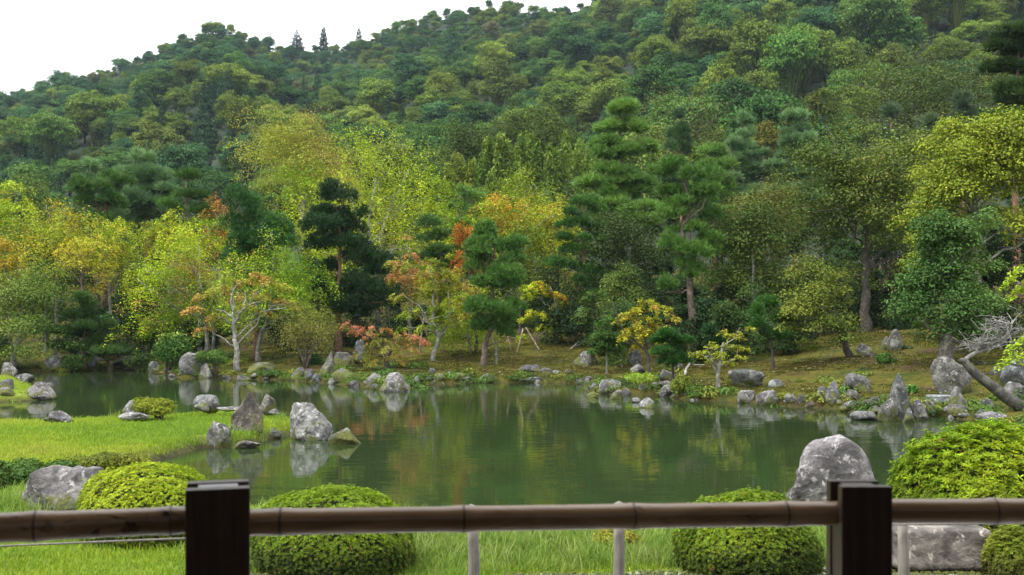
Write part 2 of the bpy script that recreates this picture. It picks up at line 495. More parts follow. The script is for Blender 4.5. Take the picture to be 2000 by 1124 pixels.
def water_material():
    m, N, L, o = new_mat('pond_water')
    tc = N.new('ShaderNodeTexCoord')
    mp = N.new('ShaderNodeMapping'); mp.inputs['Scale'].default_value = (.75, 2.2, 1); L.new(tc.outputs['Object'], mp.inputs['Vector'])
    n1 = noise_node(N, .95, 3, .5, mp.outputs[0], L, .5); n2 = noise_node(N, 4, 2, .5, mp.outputs[0], L)
    n3 = noise_node(N, .22, 3, .5, tc.outputs['Object'], L)
    r3 = ramp(N, L, n3.outputs['Fac'], [(.38, (.25, .25, .25)), (.62, (1, 1, 1))]).outputs['Color']
    mu = N.new('ShaderNodeMath'); mu.operation = 'MULTIPLY'; L.new(n1.outputs['Fac'], mu.inputs[0]); L.new(r3, mu.inputs[1])
    p = N.new('ShaderNodeBsdfPrincipled')
    p.inputs['Base Color'].default_value = (.021, .035, .012, 1)
    p.inputs['Roughness'].default_value = .015
    p.inputs['IOR'].default_value = 1.333
    b1 = bump(N, L, mu.outputs[0], .34, .02); b2 = bump(N, L, n2.outputs['Fac'], .25, .003, b1)
    L.new(b2, p.inputs['Normal']); L.new(p.outputs[0], o.inputs['Surface'])
    return m
wxs = np.linspace(-42, 42, 43); wys = np.linspace(7.5, 62, 28)
tag(add('water', grid_mesh(wxs, wys, lambda x, y: (np.zeros(len(x)), None), 'water', water_material())), kind='structure')

# the air between the garden and the ridge
def haze_box():
    bm = bmesh.new(); bmesh.ops.create_cube(bm, size=1)
    x0, x1, y0, y1, z0, z1 = -1600, 1600, -1000, 1600, -60, 190
    for v in bm.verts:
        v.co = (x1 if v.co.x > 0 else x0, y1 if v.co.y > 0 else y0, z1 if v.co.z > 0 else z0)
    me = bpy.data.meshes.new('haze'); bm.to_mesh(me); bm.free()
    m, N, L, o = new_mat('haze')
    v = N.new('ShaderNodeVolumePrincipled'); v.inputs['Color'].default_value = (.66, .85, 1, 1); v.inputs['Density'].default_value = .00014
    v.inputs['Anisotropy'].default_value = .2
    L.new(v.outputs[0], o.inputs['Volume'])
    me.materials.append(m)
    tag(add('haze', me), kind='stuff')
haze_box()

# ------------------------------------------------------------------ scattering for what nobody could count
def scatter(name, pts, rot, scl, idx, srcs, label=None):
    pts = np.asarray(pts, np.float32); n = len(pts)
    me = bpy.data.meshes.new(name); me.vertices.add(n); me.vertices.foreach_set('co', pts.ravel())
    a = me.attributes.new('rot', 'FLOAT_VECTOR', 'POINT'); a.data.foreach_set('vector', np.asarray(rot, np.float32).ravel())
    a = me.attributes.new('scl', 'FLOAT_VECTOR', 'POINT')
    scl = np.asarray(scl, np.float32)
    if scl.ndim == 1: scl = np.repeat(scl[:, None], 3, 1)
    a.data.foreach_set('vector', scl.ravel())
    a = me.attributes.new('idx', 'INT', 'POINT'); a.data.foreach_set('value', np.asarray(idx, np.int32))
    me.update()
    col = bpy.data.collections.new(name + '_source')
    for i, (sm, scol) in enumerate(srcs):
        m2 = sm.copy(); ca = m2.color_attributes['Col']           # the leaf colour goes into the copy itself
        buf = np.empty(len(m2.vertices) * 4, np.float32); ca.data.foreach_get('color', buf)
        buf = buf.reshape(-1, 4); buf[:, :3] *= np.asarray(scol, np.float32); ca.data.foreach_set('color', buf.ravel())
        o = bpy.data.objects.new('%s_src_%03d' % (name, i), m2); col.objects.link(o)
    ng = bpy.data.node_groups.new(name, 'GeometryNodeTree')
    ng.interface.new_socket('Geometry', in_out='INPUT', socket_type='NodeSocketGeometry')
    ng.interface.new_socket('Geometry', in_out='OUTPUT', socket_type='NodeSocketGeometry')
    N, L = ng.nodes, ng.links
    gi, go = N.new('NodeGroupInput'), N.new('NodeGroupOutput')
    ip, ci = N.new('GeometryNodeInstanceOnPoints'), N.new('GeometryNodeCollectionInfo')
    ci.inputs['Collection'].default_value = col
    ci.inputs['Separate Children'].default_value = True; ci.inputs['Reset Children'].default_value = True
    def attr(nm, t):
        a = N.new('GeometryNodeInputNamedAttribute'); a.data_type = t; a.inputs['Name'].default_value = nm; return a.outputs[0]
    e = N.new('FunctionNodeEulerToRotation')
    L.new(gi.outputs[0], ip.inputs['Points']); L.new(ci.outputs[0], ip.inputs['Instance'])
    ip.inputs['Pick Instance'].default_value = True
    L.new(attr('idx', 'INT'), ip.inputs['Instance Index'])
    L.new(attr('rot', 'FLOAT_VECTOR'), e.inputs[0]); L.new(e.outputs[0], ip.inputs['Rotation'])
    L.new(attr('scl', 'FLOAT_VECTOR'), ip.inputs['Scale'])
    L.new(ip.outputs[0], go.inputs[0])
    o = add(name, me); o.modifiers.new('scatter', 'NODES').node_group = ng
    tag(o, label, kind='stuff')
    return o

# ------------------------------------------------------------------ rocks
ICO = {}
def ico(sub):
    if sub not in ICO:
        bm = bmesh.new(); bmesh.ops.create_icosphere(bm, subdivisions=sub, radius=1)
        V = np.array([v.co[:] for v in bm.verts]); Fc = np.array([[v.index for v in f.verts] for f in bm.faces]); bm.free()
        ICO[sub] = (V, Fc)
    return ICO[sub]

def rock_shape(seed, w, d, h, sub=4, taper=.3, lean=0., facets=11, rough=1., flat=0., sink=.22):
    r = np.random.default_rng(seed)
    D, Fc = ico(sub)
    n = unit(r.normal(size=(facets, 3))); off = r.uniform(.55, .95, facets)
    n = np.concatenate([n, [[0, 0, 1]]]); off = np.append(off, 1 - flat * .5)
    dn = D @ n.T
    t = np.where(dn > .05, off / np.maximum(dn, .05), 9)
    rad = np.minimum(1.15, -np.log(np.exp(-14 * t).sum(1) + np.exp(-14 * 1.15)) / 14)
    P = D * rad[:, None]
    q = P * 1.0
    rad2 = .10 * fbm(q, seed + 1, 2.3, 3) + .055 * fbm(q, seed + 2, 6, 3) - .05 * np.abs(fbm(q * [1, 1, .6], seed + 3, 8, 3)) + .018 * fbm(q, seed + 4, 22, 2)
    P = P + D * (rad2 * rough)[:, None]
    lo, hi = P.min(0), P.max(0)
    Q = (P - lo) / (hi - lo)
    z = Q[:, 2]; z = np.clip((z - .22) / .78, -.28, 1)
    k = (1 - taper * np.clip(z, 0, 1))
    x = (Q[:, 0] - .5) * k + lean * np.clip(z, 0, 1); y = (Q[:, 1] - .5) * k
    x = x / (x.max() - x.min())
    foot = 1 - np.clip(z, 0, 1)
    V = np.stack([x * w - (x.max() + x.min()) * .5 * w, y * d, np.where(z < 0, z * (sink / .28), z) * h], 1)
    return V, Fc, np.stack([foot] * 3, 1)

def rock(px, by, w, h, label, D=None, tint=(1, 1, 1), moss=0., seed=None, taper=.3, lean=0., flat=0., sub=None, depth=.8, rough=1., facets=11, name='rock', cat='rock', group=None, rz=None):
    if D is None: D = ground_hit(px, by)
    W, Hh = w / F * D, h / F * D
    seed = seed if seed is not None else int(px * 7 + by * 13)
    sub = sub or (5 if D < 22 else 4)
    V, Fc, c = rock_shape(seed, W, W * depth, Hh, sub, taper, lean, facets, rough, flat)
    x = wx(px, D); y = D + W * depth * .35
    me = mesh_np(name, V, Fc, c, M_ROCK, True)
    o = add(name, me, None, (x, y, wz(by, D)), None)
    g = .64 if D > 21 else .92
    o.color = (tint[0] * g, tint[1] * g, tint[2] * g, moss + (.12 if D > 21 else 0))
    tag(o, label, cat, group)
    return o

# ------------------------------------------------------------------ plants
def fit(b, cens, x0, x1, z0, z1):
    """stretch what the buffer holds so that its bulk fills the given width and height; returns the moved clump centres"""
    A = np.concatenate(b.V)
    a0, a1 = np.percentile(A[:, 0], [1.2, 98.8]); c0, c1 = np.percentile(A[:, 2], [2, 99])
    sx, sz = (x1 - x0) / (a1 - a0), (z1 - z0) / (c1 - c0)
    def f(V):
        V = V.copy(); V[:, 0] = x0 + (V[:, 0] - a0) * sx; V[:, 2] = z0 + (V[:, 2] - c0) * sz; V[:, 1] *= (sx + 1) / 2
        return V
    def g(V):                                                   # leaves move but keep their own size
        Q = V.reshape(-1, 4, 3); m = Q.mean(1)
        return (Q - m[:, None] + f(m)[:, None]).reshape(-1, 3)
    b.V = [g(v) for v in b.V]
    return f(np.asarray(cens))

def colours(P, cols, seed, freq=.7, tip=None, tipw=0., z0=0., z1=1., var=.16):
    """a leaf colour per point: drifts between the tree's own hues, with turned leaves towards the outer top"""
    n = len(P)
    a = np.asarray(cols, float)
    t = np.clip(.5 + .75 * fbm(P, seed, freq, 2) + RNG.normal(size=n) * .14, 0, .999) * (len(a) - 1)
    i = t.astype(int); f = (t - i)[:, None]
    C = a[i] * (1 - f) + a[np.minimum(i + 1, len(a) - 1)] * f
    if tip is not None:
        k = np.clip((P[:, 2] - z0) / max(z1 - z0, .01), 0, 1)
        pr = tipw * k + .55 * fbm(P, seed + 5, freq * 1.3, 2) - .42 + .45 * tipw
        m = (RNG.uniform(size=n) < np.clip(pr * 1.6, 0, .95))[:, None]
        C = np.where(m, np.asarray(tip, float), C)
    C = C * np.exp(RNG.normal(size=(n, 1)) * var)
    return C * (1 + RNG.normal(size=(n, 3)) * .05)

BARK = dict(grey=(.17, .16, .14), pale=(.27, .26, .235), dark=(.06, .05, .042), red=(.17, .085, .055), brown=(.10, .075, .055), lichen=(.19, .2, .165))

class Plant:
    def __init__(s, name, label, cat, px, D, bpx=None, bpy=None, group=None):
        s.px, s.bpx = px, (bpx if bpx is not None else px)
        if D is None: D = ground_hit(s.bpx, bpy)
        s.D = D
        x = wx(s.bpx, D); z = gz(x, D) if bpy is None else min(gz(x, D), wz(bpy, D))
        s.o = np.array([x, D, z - .04])
        s.root = root(name, s.o.tolist(), label, cat, group)
        s.u = D / F
    def at(s, px, py, dy=0.): return np.array([wx(px, s.D), s.D + dy, wz(py, s.D)]) - s.o
    def part(s, name, me, color=None): return add(name, me, s.root, None, color)

def trunk_and_limbs(p, path_px, r0, targets, bark, limbs=8, r1=None, seed=0, start=.45, limb_r=.42, sag=.0, extra=()):
    """a tapering trunk through photo points, and curved limbs from it out into the crown"""
    b = Buf()
    r = np.random.default_rng(seed)
    pts = np.array([[0, 0, -.1]] + [p.at(*q) if len(q) == 2 else p.at(q[0], q[1], q[2]) for q in path_px])
    path = smooth_path(pts, 12, r0 * .22, seed)
    r1 = r1 if r1 is not None else r0 * .35
    rad = np.linspace(r0, r1, 12); rad[0] *= 1.45; rad[1] *= 1.12
    tube(b, path, rad, 9)
    if len(targets):
        T = np.asarray(targets)
        for q in T[r.permutation(len(T))[:limbs]]:
            # leave the trunk below the target
            zt = path[:, 2]
            lo = start * zt[-1]
            k = int(np.clip(np.searchsorted(zt, max(lo, q[2] - np.hypot(*(q[:2] - path[-1, :2])) * .9)), 3, 11))
            a = path[k]
            m = a * .5 + q * .5 + np.array([0, 0, np.linalg.norm(q - a) * (.12 - sag)]) + r.normal(size=3) * .08 * np.linalg.norm(q - a)
            c = bez(a, m, q, 7)
            c[1:-1] += r.normal(size=(5, 3)) * .03 * np.linalg.norm(q - a)
            rr = rad[k] * limb_r
            tube(b, c, np.linspace(rr, max(.012, rr * .2), 7), 6)
            for _ in range(2):
                j = r.integers(2, 6); e = c[j] + r.normal(size=3) * .22 * np.linalg.norm(q - a) * [1, 1, .6] + [0, 0, .08]
                tube(b, bez(c[j], (c[j] + e) / 2 + [0, 0, .06], e, 4), np.linspace(rr * .35, .008, 4), 5)
    for ex in extra:                               # limbs traced one by one
        pp = np.array([p.at(*q) for q in ex[0]])
        pp = smooth_path(pp, 8, ex[1] * .3, seed + 3)
        tube(b, pp, np.linspace(ex[1], ex[2], 8), 7)
    p.part('trunk', b.mesh('trunk', M_BARK, True), BARK[bark])
    return path

def maple(px, D, top, bot, w, cols, label, bpx=None, bpy=None, path=None, r0=.11, bark='grey', pads=26, per=230, leaf=.115, tip=None, tipw=.4, seed=None,
          limbs=9, extra=(), flat=1., sparse=False, name='maple_tree', cat='maple tree', group=None, droop=.35, zlo=-.45, boxes=None):
    seed = seed if seed is not None else int(px * 3 + top)
    r = np.random.default_rng(seed)
    p = Plant(name, label, cat, px, D, bpx, bpy, group)
    u = p.u
    leaf *= .8; per = int(per * 1.35)
    if D is not None and D > 55: leaf *= 1.08; per = int(per * .85)
    if boxes is None: bot = bot + .3 * (bot - top); pads = int(pads * 1.5); w = w * 1.08
    W = w * u; c = p.at(px, (top + bot) / 2); Hh = (bot - top) * u
    d = unit(r.normal(size=(pads, 3))); d[:, 2] = np.abs(d[:, 2]) * (1 - zlo) + zlo
    d = unit(d)
    cen = c + d * np.array([W / 2, W * .42, Hh / 2]) * (r.uniform(.35, .92, (pads, 1)))
    pr = W * r.uniform(.13, .23, pads) * (1 if not sparse else .8)
    if boxes is None:                            # sprays hang in tiers with air between them
        nt = max(4, int(Hh / .6)); tz = np.round((cen[:, 2] - c[2]) / Hh * nt) / nt * Hh + c[2]
        cen[:, 2] = tz + r.normal(size=pads) * .2
    if boxes is not None:                        # pads placed where the photo shows them: (px, py, width)
        cen = np.array([p.at(q[0], q[1]) + [0, r.uniform(-.18, .18) * W, 0] for q in boxes])
        pr = np.array([q[2] * u * .5 for q in boxes])
        pads = len(cen)
    b = Buf()
    for i in range(pads):
        n = int(per * (pr[i] / (W * .18)) ** 1.4) if boxes is None else int(per * 1.9 * (pr[i] / .5) ** 1.4)
        a = r.uniform(0, 6.283, n); rr = np.sqrt(r.uniform(0, 1, n))
        lobes = 1 + .3 * np.sin(a * 3 + r.uniform(0, 6)) + .18 * np.sin(a * 7 + r.uniform(0, 6))
        q = np.stack([np.cos(a) * rr * lobes, np.sin(a) * rr * lobes], 1) * pr[i]
        # leaves bunch on the twig ends, so a spray is a handful of small fans
        m_ = int(r.integers(9, 16)); sa = r.uniform(0, 6.283, m_); sr_ = np.sqrt(r.uniform(.02, 1, m_)) * pr[i]
        sc_ = np.stack([np.cos(sa) * sr_, np.sin(sa) * sr_], 1); sz_ = r.normal(size=m_) * .16 * pr[i]; sv_ = np.exp(r.normal(size=m_) * .13)
        k_ = r.integers(0, m_, n)
        q = sc_[k_] + r.normal(size=(n, 2)) * .135 * pr[i]
        rr = np.hypot(q[:, 0], q[:, 1]) / pr[i]
        o = cen[i] - c; out = o[:2] / (np.hypot(*o[:2]) + .1)
        z = sz_[k_] - droop * (rr ** 2) * pr[i] * .9 - (q @ out) * .22 * flat + r.normal(size=n) * .06 * pr[i] * (rr * .6 + .7)
        # a second, thinner layer below so that each spray has thickness
        low = r.uniform(size=n) < .25
        z = z - low * r.uniform(.05, .3, n) * pr[i]
        P = np.concatenate([q, z[:, None]], 1) + cen[i]
        N = np.stack([q[:, 0] / pr[i] * .5, q[:, 1] / pr[i] * .5, np.ones(n)], 1) + r.normal(size=(n, 3)) * .38
        C = colours(P, cols, seed, .7 / max(u * 20, .3), tip, tipw, c[2] - Hh / 2, c[2] + Hh / 2)
        leaves(b, P, N, leaf * r.uniform(.7, 1.25, n), C * sv_[k_][:, None], .62)
    if boxes is None: cen = fit(b, cen, c[0] - W / 2, c[0] + W / 2, c[2] - Hh / 2, c[2] + Hh / 2)
    p.part('crown', b.mesh('crown', M_LEAF))
    if path is None: path = [((p.bpx * .6 + px * .4), bot + 4), (px, top + (bot - top) * .55)]
    trunk_and_limbs(p, path, r0, cen, bark, limbs, seed=seed, extra=extra, start=.4)
    return p

def lobed_crown(b, c, R, n_main, n_sub, per, leaf, cols, seed, sub_r=.2, tip=None, tipw=.3, zlo=-.5, aspect=.6, jit=.15, ragged=.3, fr=None):
    """leaves on the shells of many small clumps that sit on a few large ones"""
    r = np.random.default_rng(seed)
    R = np.asarray(R, float)
    d = unit(r.normal(size=(n_main, 3))); d[:, 2] = np.where(d[:, 2] < zlo, -d[:, 2], d[:, 2])
    main = c + d * R * r.uniform(.3, .68, (n_main, 1))
    cens = []
    for m in main:
        e = unit(r.normal(size=(n_sub, 3))); e[:, 2] = np.where(e[:, 2] < -.35, -e[:, 2], e[:, 2])
        mr = R * r.uniform(.36, .5)
        cens.append(m + e * mr * r.uniform(.6, 1.0, (n_sub, 1)))
    cens = np.concatenate(cens)
    Rm = R.mean()
    for q in cens:
        sr = Rm * sub_r * r.uniform(.7, 1.3)
        n = int(per * r.uniform(.75, 1.25))
        # a clump is a cap: full above, open and dark below
        e = unit(r.normal(size=(n, 3)) + [0, 0, .35]); e[:, 2] = np.where(e[:, 2] < -.12, -e[:, 2], e[:, 2])
        P = q + e * [sr * 1.3, sr * 1.3, sr * .8] * (1 + r.normal(size=(n, 1)) * jit * .8 - .35 * r.uniform(size=(n, 1)) ** 4)
        N = e * .8 + r.normal(size=(n, 3)) * .38 + [0, 0, .45]
        C = colours(P, cols, seed, fr or (1.6 / Rm), tip, tipw, c[2] - R[2], c[2] + R[2]) * np.exp(r.normal() * .14)
        leaves(b, P, N, leaf * r.uniform(.65, 1.3, n), C, aspect)
    # loose sprays that break the outline
    n = int(len(cens) * per * .07 * ragged / .35)
    e = unit(r.normal(size=(n, 3))); e[:, 2] = np.abs(e[:, 2]) * 1.2 - .3
    q = cens[r.integers(0, len(cens), n)]
    P = q + e * Rm * sub_r * r.uniform(.95, 1.35, (n, 1))
    leaves(b, P, e + r.normal(size=(n, 3)) * .6, leaf * r.uniform(.6, 1.1, n), colours(P, cols, seed, fr or (1.6 / Rm), tip, tipw, c[2] - R[2], c[2] + R[2]), aspect)
    return cens

def broad(px, D, top, bot, w, cols, label, bpx=None, bpy=None, path=None, r0=.16, bark='grey', nm=8, nsub=7, per=120, leaf=.15, tip=None, tipw=.3, seed=None, limbs=8,
          sub_r=.2, name='broadleaf_tree', cat='tree', group=None, depth=.85, zlo=-.5, aspect=.6, extra=(), ragged=.3, jit=.16, start=.4):
    seed = seed if seed is not None else int(px * 3 + top)
    p = Plant(name, label, cat, px, D, bpx, bpy, group)
    u = p.u
    if D is not None and D > 52: bot = bot + .2 * (bot - top); nm = int(nm * 1.25)
    R = np.array([w * u / 2, w * u / 2 * depth, (bot - top) * u / 2]) * .92
    c = p.at(px, (top + bot) / 2)
    b = Buf()
    leaf *= .84; per *= .88 if p.D < 52 else .62; sub_r *= 1.04
    cens = lobed_crown(b, c, R, nm, nsub, int(per), leaf, cols, seed, sub_r, tip, tipw, zlo, aspect, jit, ragged)
    cens = fit(b, cens, c[0] - w * u / 2, c[0] + w * u / 2, p.at(px, bot)[2], p.at(px, top)[2])
    p.part('crown', b.mesh('crown', M_LEAF))
    if r0 > 0:
        if path is None: path = [((p.bpx * .6 + px * .4), bot), (px, top + (bot - top) * .5)]
        trunk_and_limbs(p, path, r0, cens, bark, limbs, seed=seed, extra=extra, start=start)
    return p

def pine(px, D, pads, label, bpx=None, bpy=None, path=None, r0=.14, bark='red', cols=((.022, .06, .014), (.04, .10, .022)), dens=1., L=.2, K=8, wn=.03, spread=.5, seed=None,
         name='pine_tree', cat='pine tree', group=None, upright=.8, limbs=None, full=1.):
    """pads: (px, py, width, height) of each cushion of needles, in the photo"""
    seed = seed if seed is not None else int(px * 3 + pads[0][1])
    r = np.random.default_rng(seed)
    p = Plant(name, label, cat, px, D, bpx, bpy, group)
    u = p.u
    b = Buf(); cens = []
    for (qx, qy, qw, qh) in pads:
        w, h = qw * u * (1 + (full - 1) * .5), qh * u * full
        nsub = max(2, int(round(w / .6)))
        for _ in range(nsub + 1):
            o = np.array([r.uniform(-.36, .36) * w, r.uniform(-.4, .4) * w, r.uniform(-.15, .15) * h])
            c = p.at(qx, qy) + o
            sx = w * r.uniform(.17, .33); sz = h * r.uniform(.38, .52)
            cens.append(c - [0, 0, sz * .5])
            n = int(dens * (40 + 95 * sx * (sx + sz)))
            e = unit(r.normal(size=(n, 3)) + [0, 0, .45]); e[:, 2] = np.where(e[:, 2] < -.15, -e[:, 2], e[:, 2])
            rad = np.array([sx, sx, sz]) * r.uniform(.6, 1.2, (n, 1))
            P = c + e * rad
            C = colours(P, cols, seed, 1.3, var=.14)
            needles(b, P, e * [.7, .7, .5] + [0, 0, upright], L * r.uniform(.8, 1.2, n), K, spread, wn, C)
    p.part('crown', b.mesh('crown', M_NEEDLE))
    top = min(q[1] for q in pads)
    if path is None: path = [(px, top + 8)]
    trunk_and_limbs(p, path, r0, cens, bark, limbs or min(14, len(cens)), r1=r0 * .25, seed=seed, start=.15, limb_r=.4, sag=.1)
    return p

def layered(cx, top, bot, w, n, seed=0, tw=.25, hh=None, bulge=0.):
    """pad list for a pine: tiers that widen downwards, swung to alternate sides"""
    r = np.random.default_rng(seed)
    out = []
    st = (bot - top) / n
    for i in range(n):
        t = (i + .5) / n
        ww = w * (tw + (1 - tw) * min(1, t * 1.3)) * r.uniform(.6, 1.2)
        y = top + (bot - top) * t + r.uniform(-.25, .25) * st * (i > 0)
        h = hh or st * .95
        if i < 1: out.append((cx + r.uniform(-.05, .05) * w, y, ww, h * 1.2))
        else:
            s = 1 if i % 2 else -1
            out.append((cx + s * ww * .24, y + r.uniform(-.5, .35) * st, ww * r.uniform(.45, .75), h * r.uniform(.7, 1.25)))
            out.append((cx - s * ww * .26, y + r.uniform(-.3, .6) * st, ww * r.uniform(.35, .7), h * r.uniform(.7, 1.25)))
            if r.uniform() < .5: out.append((cx + r.uniform(-.2, .2) * ww, y + r.uniform(-.5, .5) * st, ww * .4, h * .8))
    return out

def feather_pine(px, D, top, bot, w, label, cols, tiers=7, seed=None, bark='red', r0=.16, K=10, L=.36, wn=.035, dens=1.0, bpx=None, path=None, group=None, lean=0, tw=.28):
    seed = seed if seed is not None else int(px * 5 + top)
    return pine(px, D, layered(px, top, bot, w, tiers, seed, tw), label, bpx=bpx, r0=r0, bark=bark, cols=cols, dens=dens, L=L, K=K, wn=wn, spread=.55, seed=seed, upright=.9, path=path, group=group)

def bamboo(px, D, top, bot, w, label, culms=7, seed=None, cols=((.12, .2, .035), (.22, .3, .06))):
    seed = seed if seed is not None else int(px * 5 + top)
    r = np.random.default_rng(seed)
    p = Plant('bamboo_clump', label, 'bamboo', px, D)
    u = p.u; b = Buf(); t_ = Buf()
    for k in range(culms):
        q = r.uniform(-.5, .5); tp = top + abs(q) * r.uniform(.3, 1.1) * (bot - top) * .8 + r.uniform(0, .08) * (bot - top)
        tipp = p.at(px + q * w * .95, tp, r.uniform(-.4, .4) * w * u)
        base = np.array([q * w * u * .45, r.uniform(-.4, .4) * w * u * .6, -.2])
        mid = np.array([base[0] * .9, base[1], tipp[2] * .8])
        c = bez(base, mid, tipp, 14)
        tube(t_, c, np.linspace(.06, .012, 14), 6, (.16, .2, .06))
        n = 900
        t = r.beta(2.2, 1.2, n) * .72 + .28
        i = np.minimum((t * 13).astype(int), 12); f = (t * 13 - i)[:, None]
        P = c[i] * (1 - f) + c[i + 1] * f
        spread = (1.05 - t) * w * u * .33 + .12
        a = r.uniform(0, 6.283, n); rr = np.sqrt(r.uniform(0, 1, n)) * spread
        off = np.stack([np.cos(a) * rr, np.sin(a) * rr, -rr * .25 + r.normal(size=n) * .15], 1)
        P = P + off
        T = off * [1, 1, .3] + [0, 0, -.5] + r.normal(size=(n, 3)) * .4
        leaves(b, P, r.normal(size=(n, 3)) + [0, 0, .8], .42 * r.uniform(.7, 1.2, n), colours(P, cols, seed + k, .8), .3, .05, T)
    p.part('foliage', b.mesh('foliage', M_LEAF))
    m = t_.mesh('culms', M_LEAF, True)
    tag(p.part('culms', m), kind='stuff')
    return p

def shrub(px, D, top, bot, w, cols, label, leaf=.09, n=1800, tip=None, tipw=.3, seed=None, depth=.8, aspect=.55, name='shrub', cat='shrub', group=None, bpy=None, lumps=9, upr=.4, stems=True, jit=.14):
    """a loose mounded bush"""
    seed = seed if seed is not None else int(px * 3 + top)
    r = np.random.default_rng(seed)
    if D is None: bpy = bot
    p = Plant(name, label, cat, px, D, None, bpy, group)
    u = p.u; W = w * u; Hh = (bot - top) * u
    zb = p.at(px, bot)[2]
    b = Buf()
    cen = np.stack([r.uniform(-.36, .36, lumps) * W, r.uniform(-.36, .36, lumps) * W * depth, zb + Hh * r.uniform(.2, .72, lumps)], 1)
    cen[0] = [0, 0, zb + Hh * .7]
    for q in cen:
        m = n // lumps
        e = unit(r.normal(size=(m, 3)) + [0, 0, .3])
        sr = np.array([W * .2, W * .2 * depth, Hh * .3]) * r.uniform(.75, 1.2)
        P = q + e * sr * (1 + r.normal(size=(m, 1)) * jit)
        P[:, 2] = np.maximum(P[:, 2], zb + .02)
        leaves(b, P, e + r.normal(size=(m, 3)) * .5 + [0, 0, upr], leaf * r.uniform(.65, 1.3, m), colours(P, cols, seed, 2.2 / max(W, .2), tip, tipw, zb, zb + Hh), aspect)
    p.part('foliage', b.mesh('foliage', M_LEAF))
    if stems:
        s = Buf()
        for q in cen: tube(s, bez([0, 0, -.05], [q[0] * .3, q[1] * .3, q[2] * .6], q, 5), np.linspace(.022 + .01 * W, .006, 5), 5)
        p.part('stems', s.mesh('stems', M_BARK, True), BARK['brown'])
    return p

def rosettes(b, P, N, K, L, C, aspect=.4, lift=.55):
    """whorls of K leaves round each twig tip"""
    n = len(P); N = unit(N)
    T = unit(np.cross(N, RNG.normal(size=(n, 3)))); B = np.cross(N, T)
    a0 = RNG.uniform(0, 6.283, n)
    for k in range(K):
        a = a0 + k * 6.283 / K + RNG.normal(size=n) * .25
        d = T * np.cos(a)[:, None] + B * np.sin(a)[:, None]
        l = lift * RNG.uniform(.5, 1.3, n)[:, None]
        d = unit(d + N * l)
        S = L * RNG.uniform(.7, 1.2, n)
        Q = P + d * S[:, None] * .55
        leaves(b, Q, N * 1.0 - d * .3 + RNG.normal(size=(n, 3)) * .15, S, C * RNG.uniform(.85, 1.15, (n, 1)), aspect, .1, d)

def dome_points(r, n, W, Dp, Hh, bumps, flat=.68, zmin=.02):
    """points on a clipped cushion: a superellipse dome with shallow bumps"""
    e = unit(r.normal(size=(n * 2, 3))); e[:, 2] = np.abs(e[:, 2])
    q = np.sign(e) * np.abs(e) ** np.array([flat + .3, flat + .3, flat + .1])
    k = 1 / (np.sum(np.abs(q) ** 2.15, 1) ** (1 / 2.15))
    P = q * k[:, None]
    P = P[P[:, 2] > zmin][:n]
    P = P * (1 + bumps * fbm(P, 5, 5.5, 3))[:, None]
    N = unit(P * [1, 1, 1.25])
    # draw the skirt in a little
    s = 1 - .16 * (1 - np.clip(P[:, 2] / .45, 0, 1)) ** 2
    P[:, :2] *= s[:, None]
    return P * [W / 2, Dp / 2, Hh], N

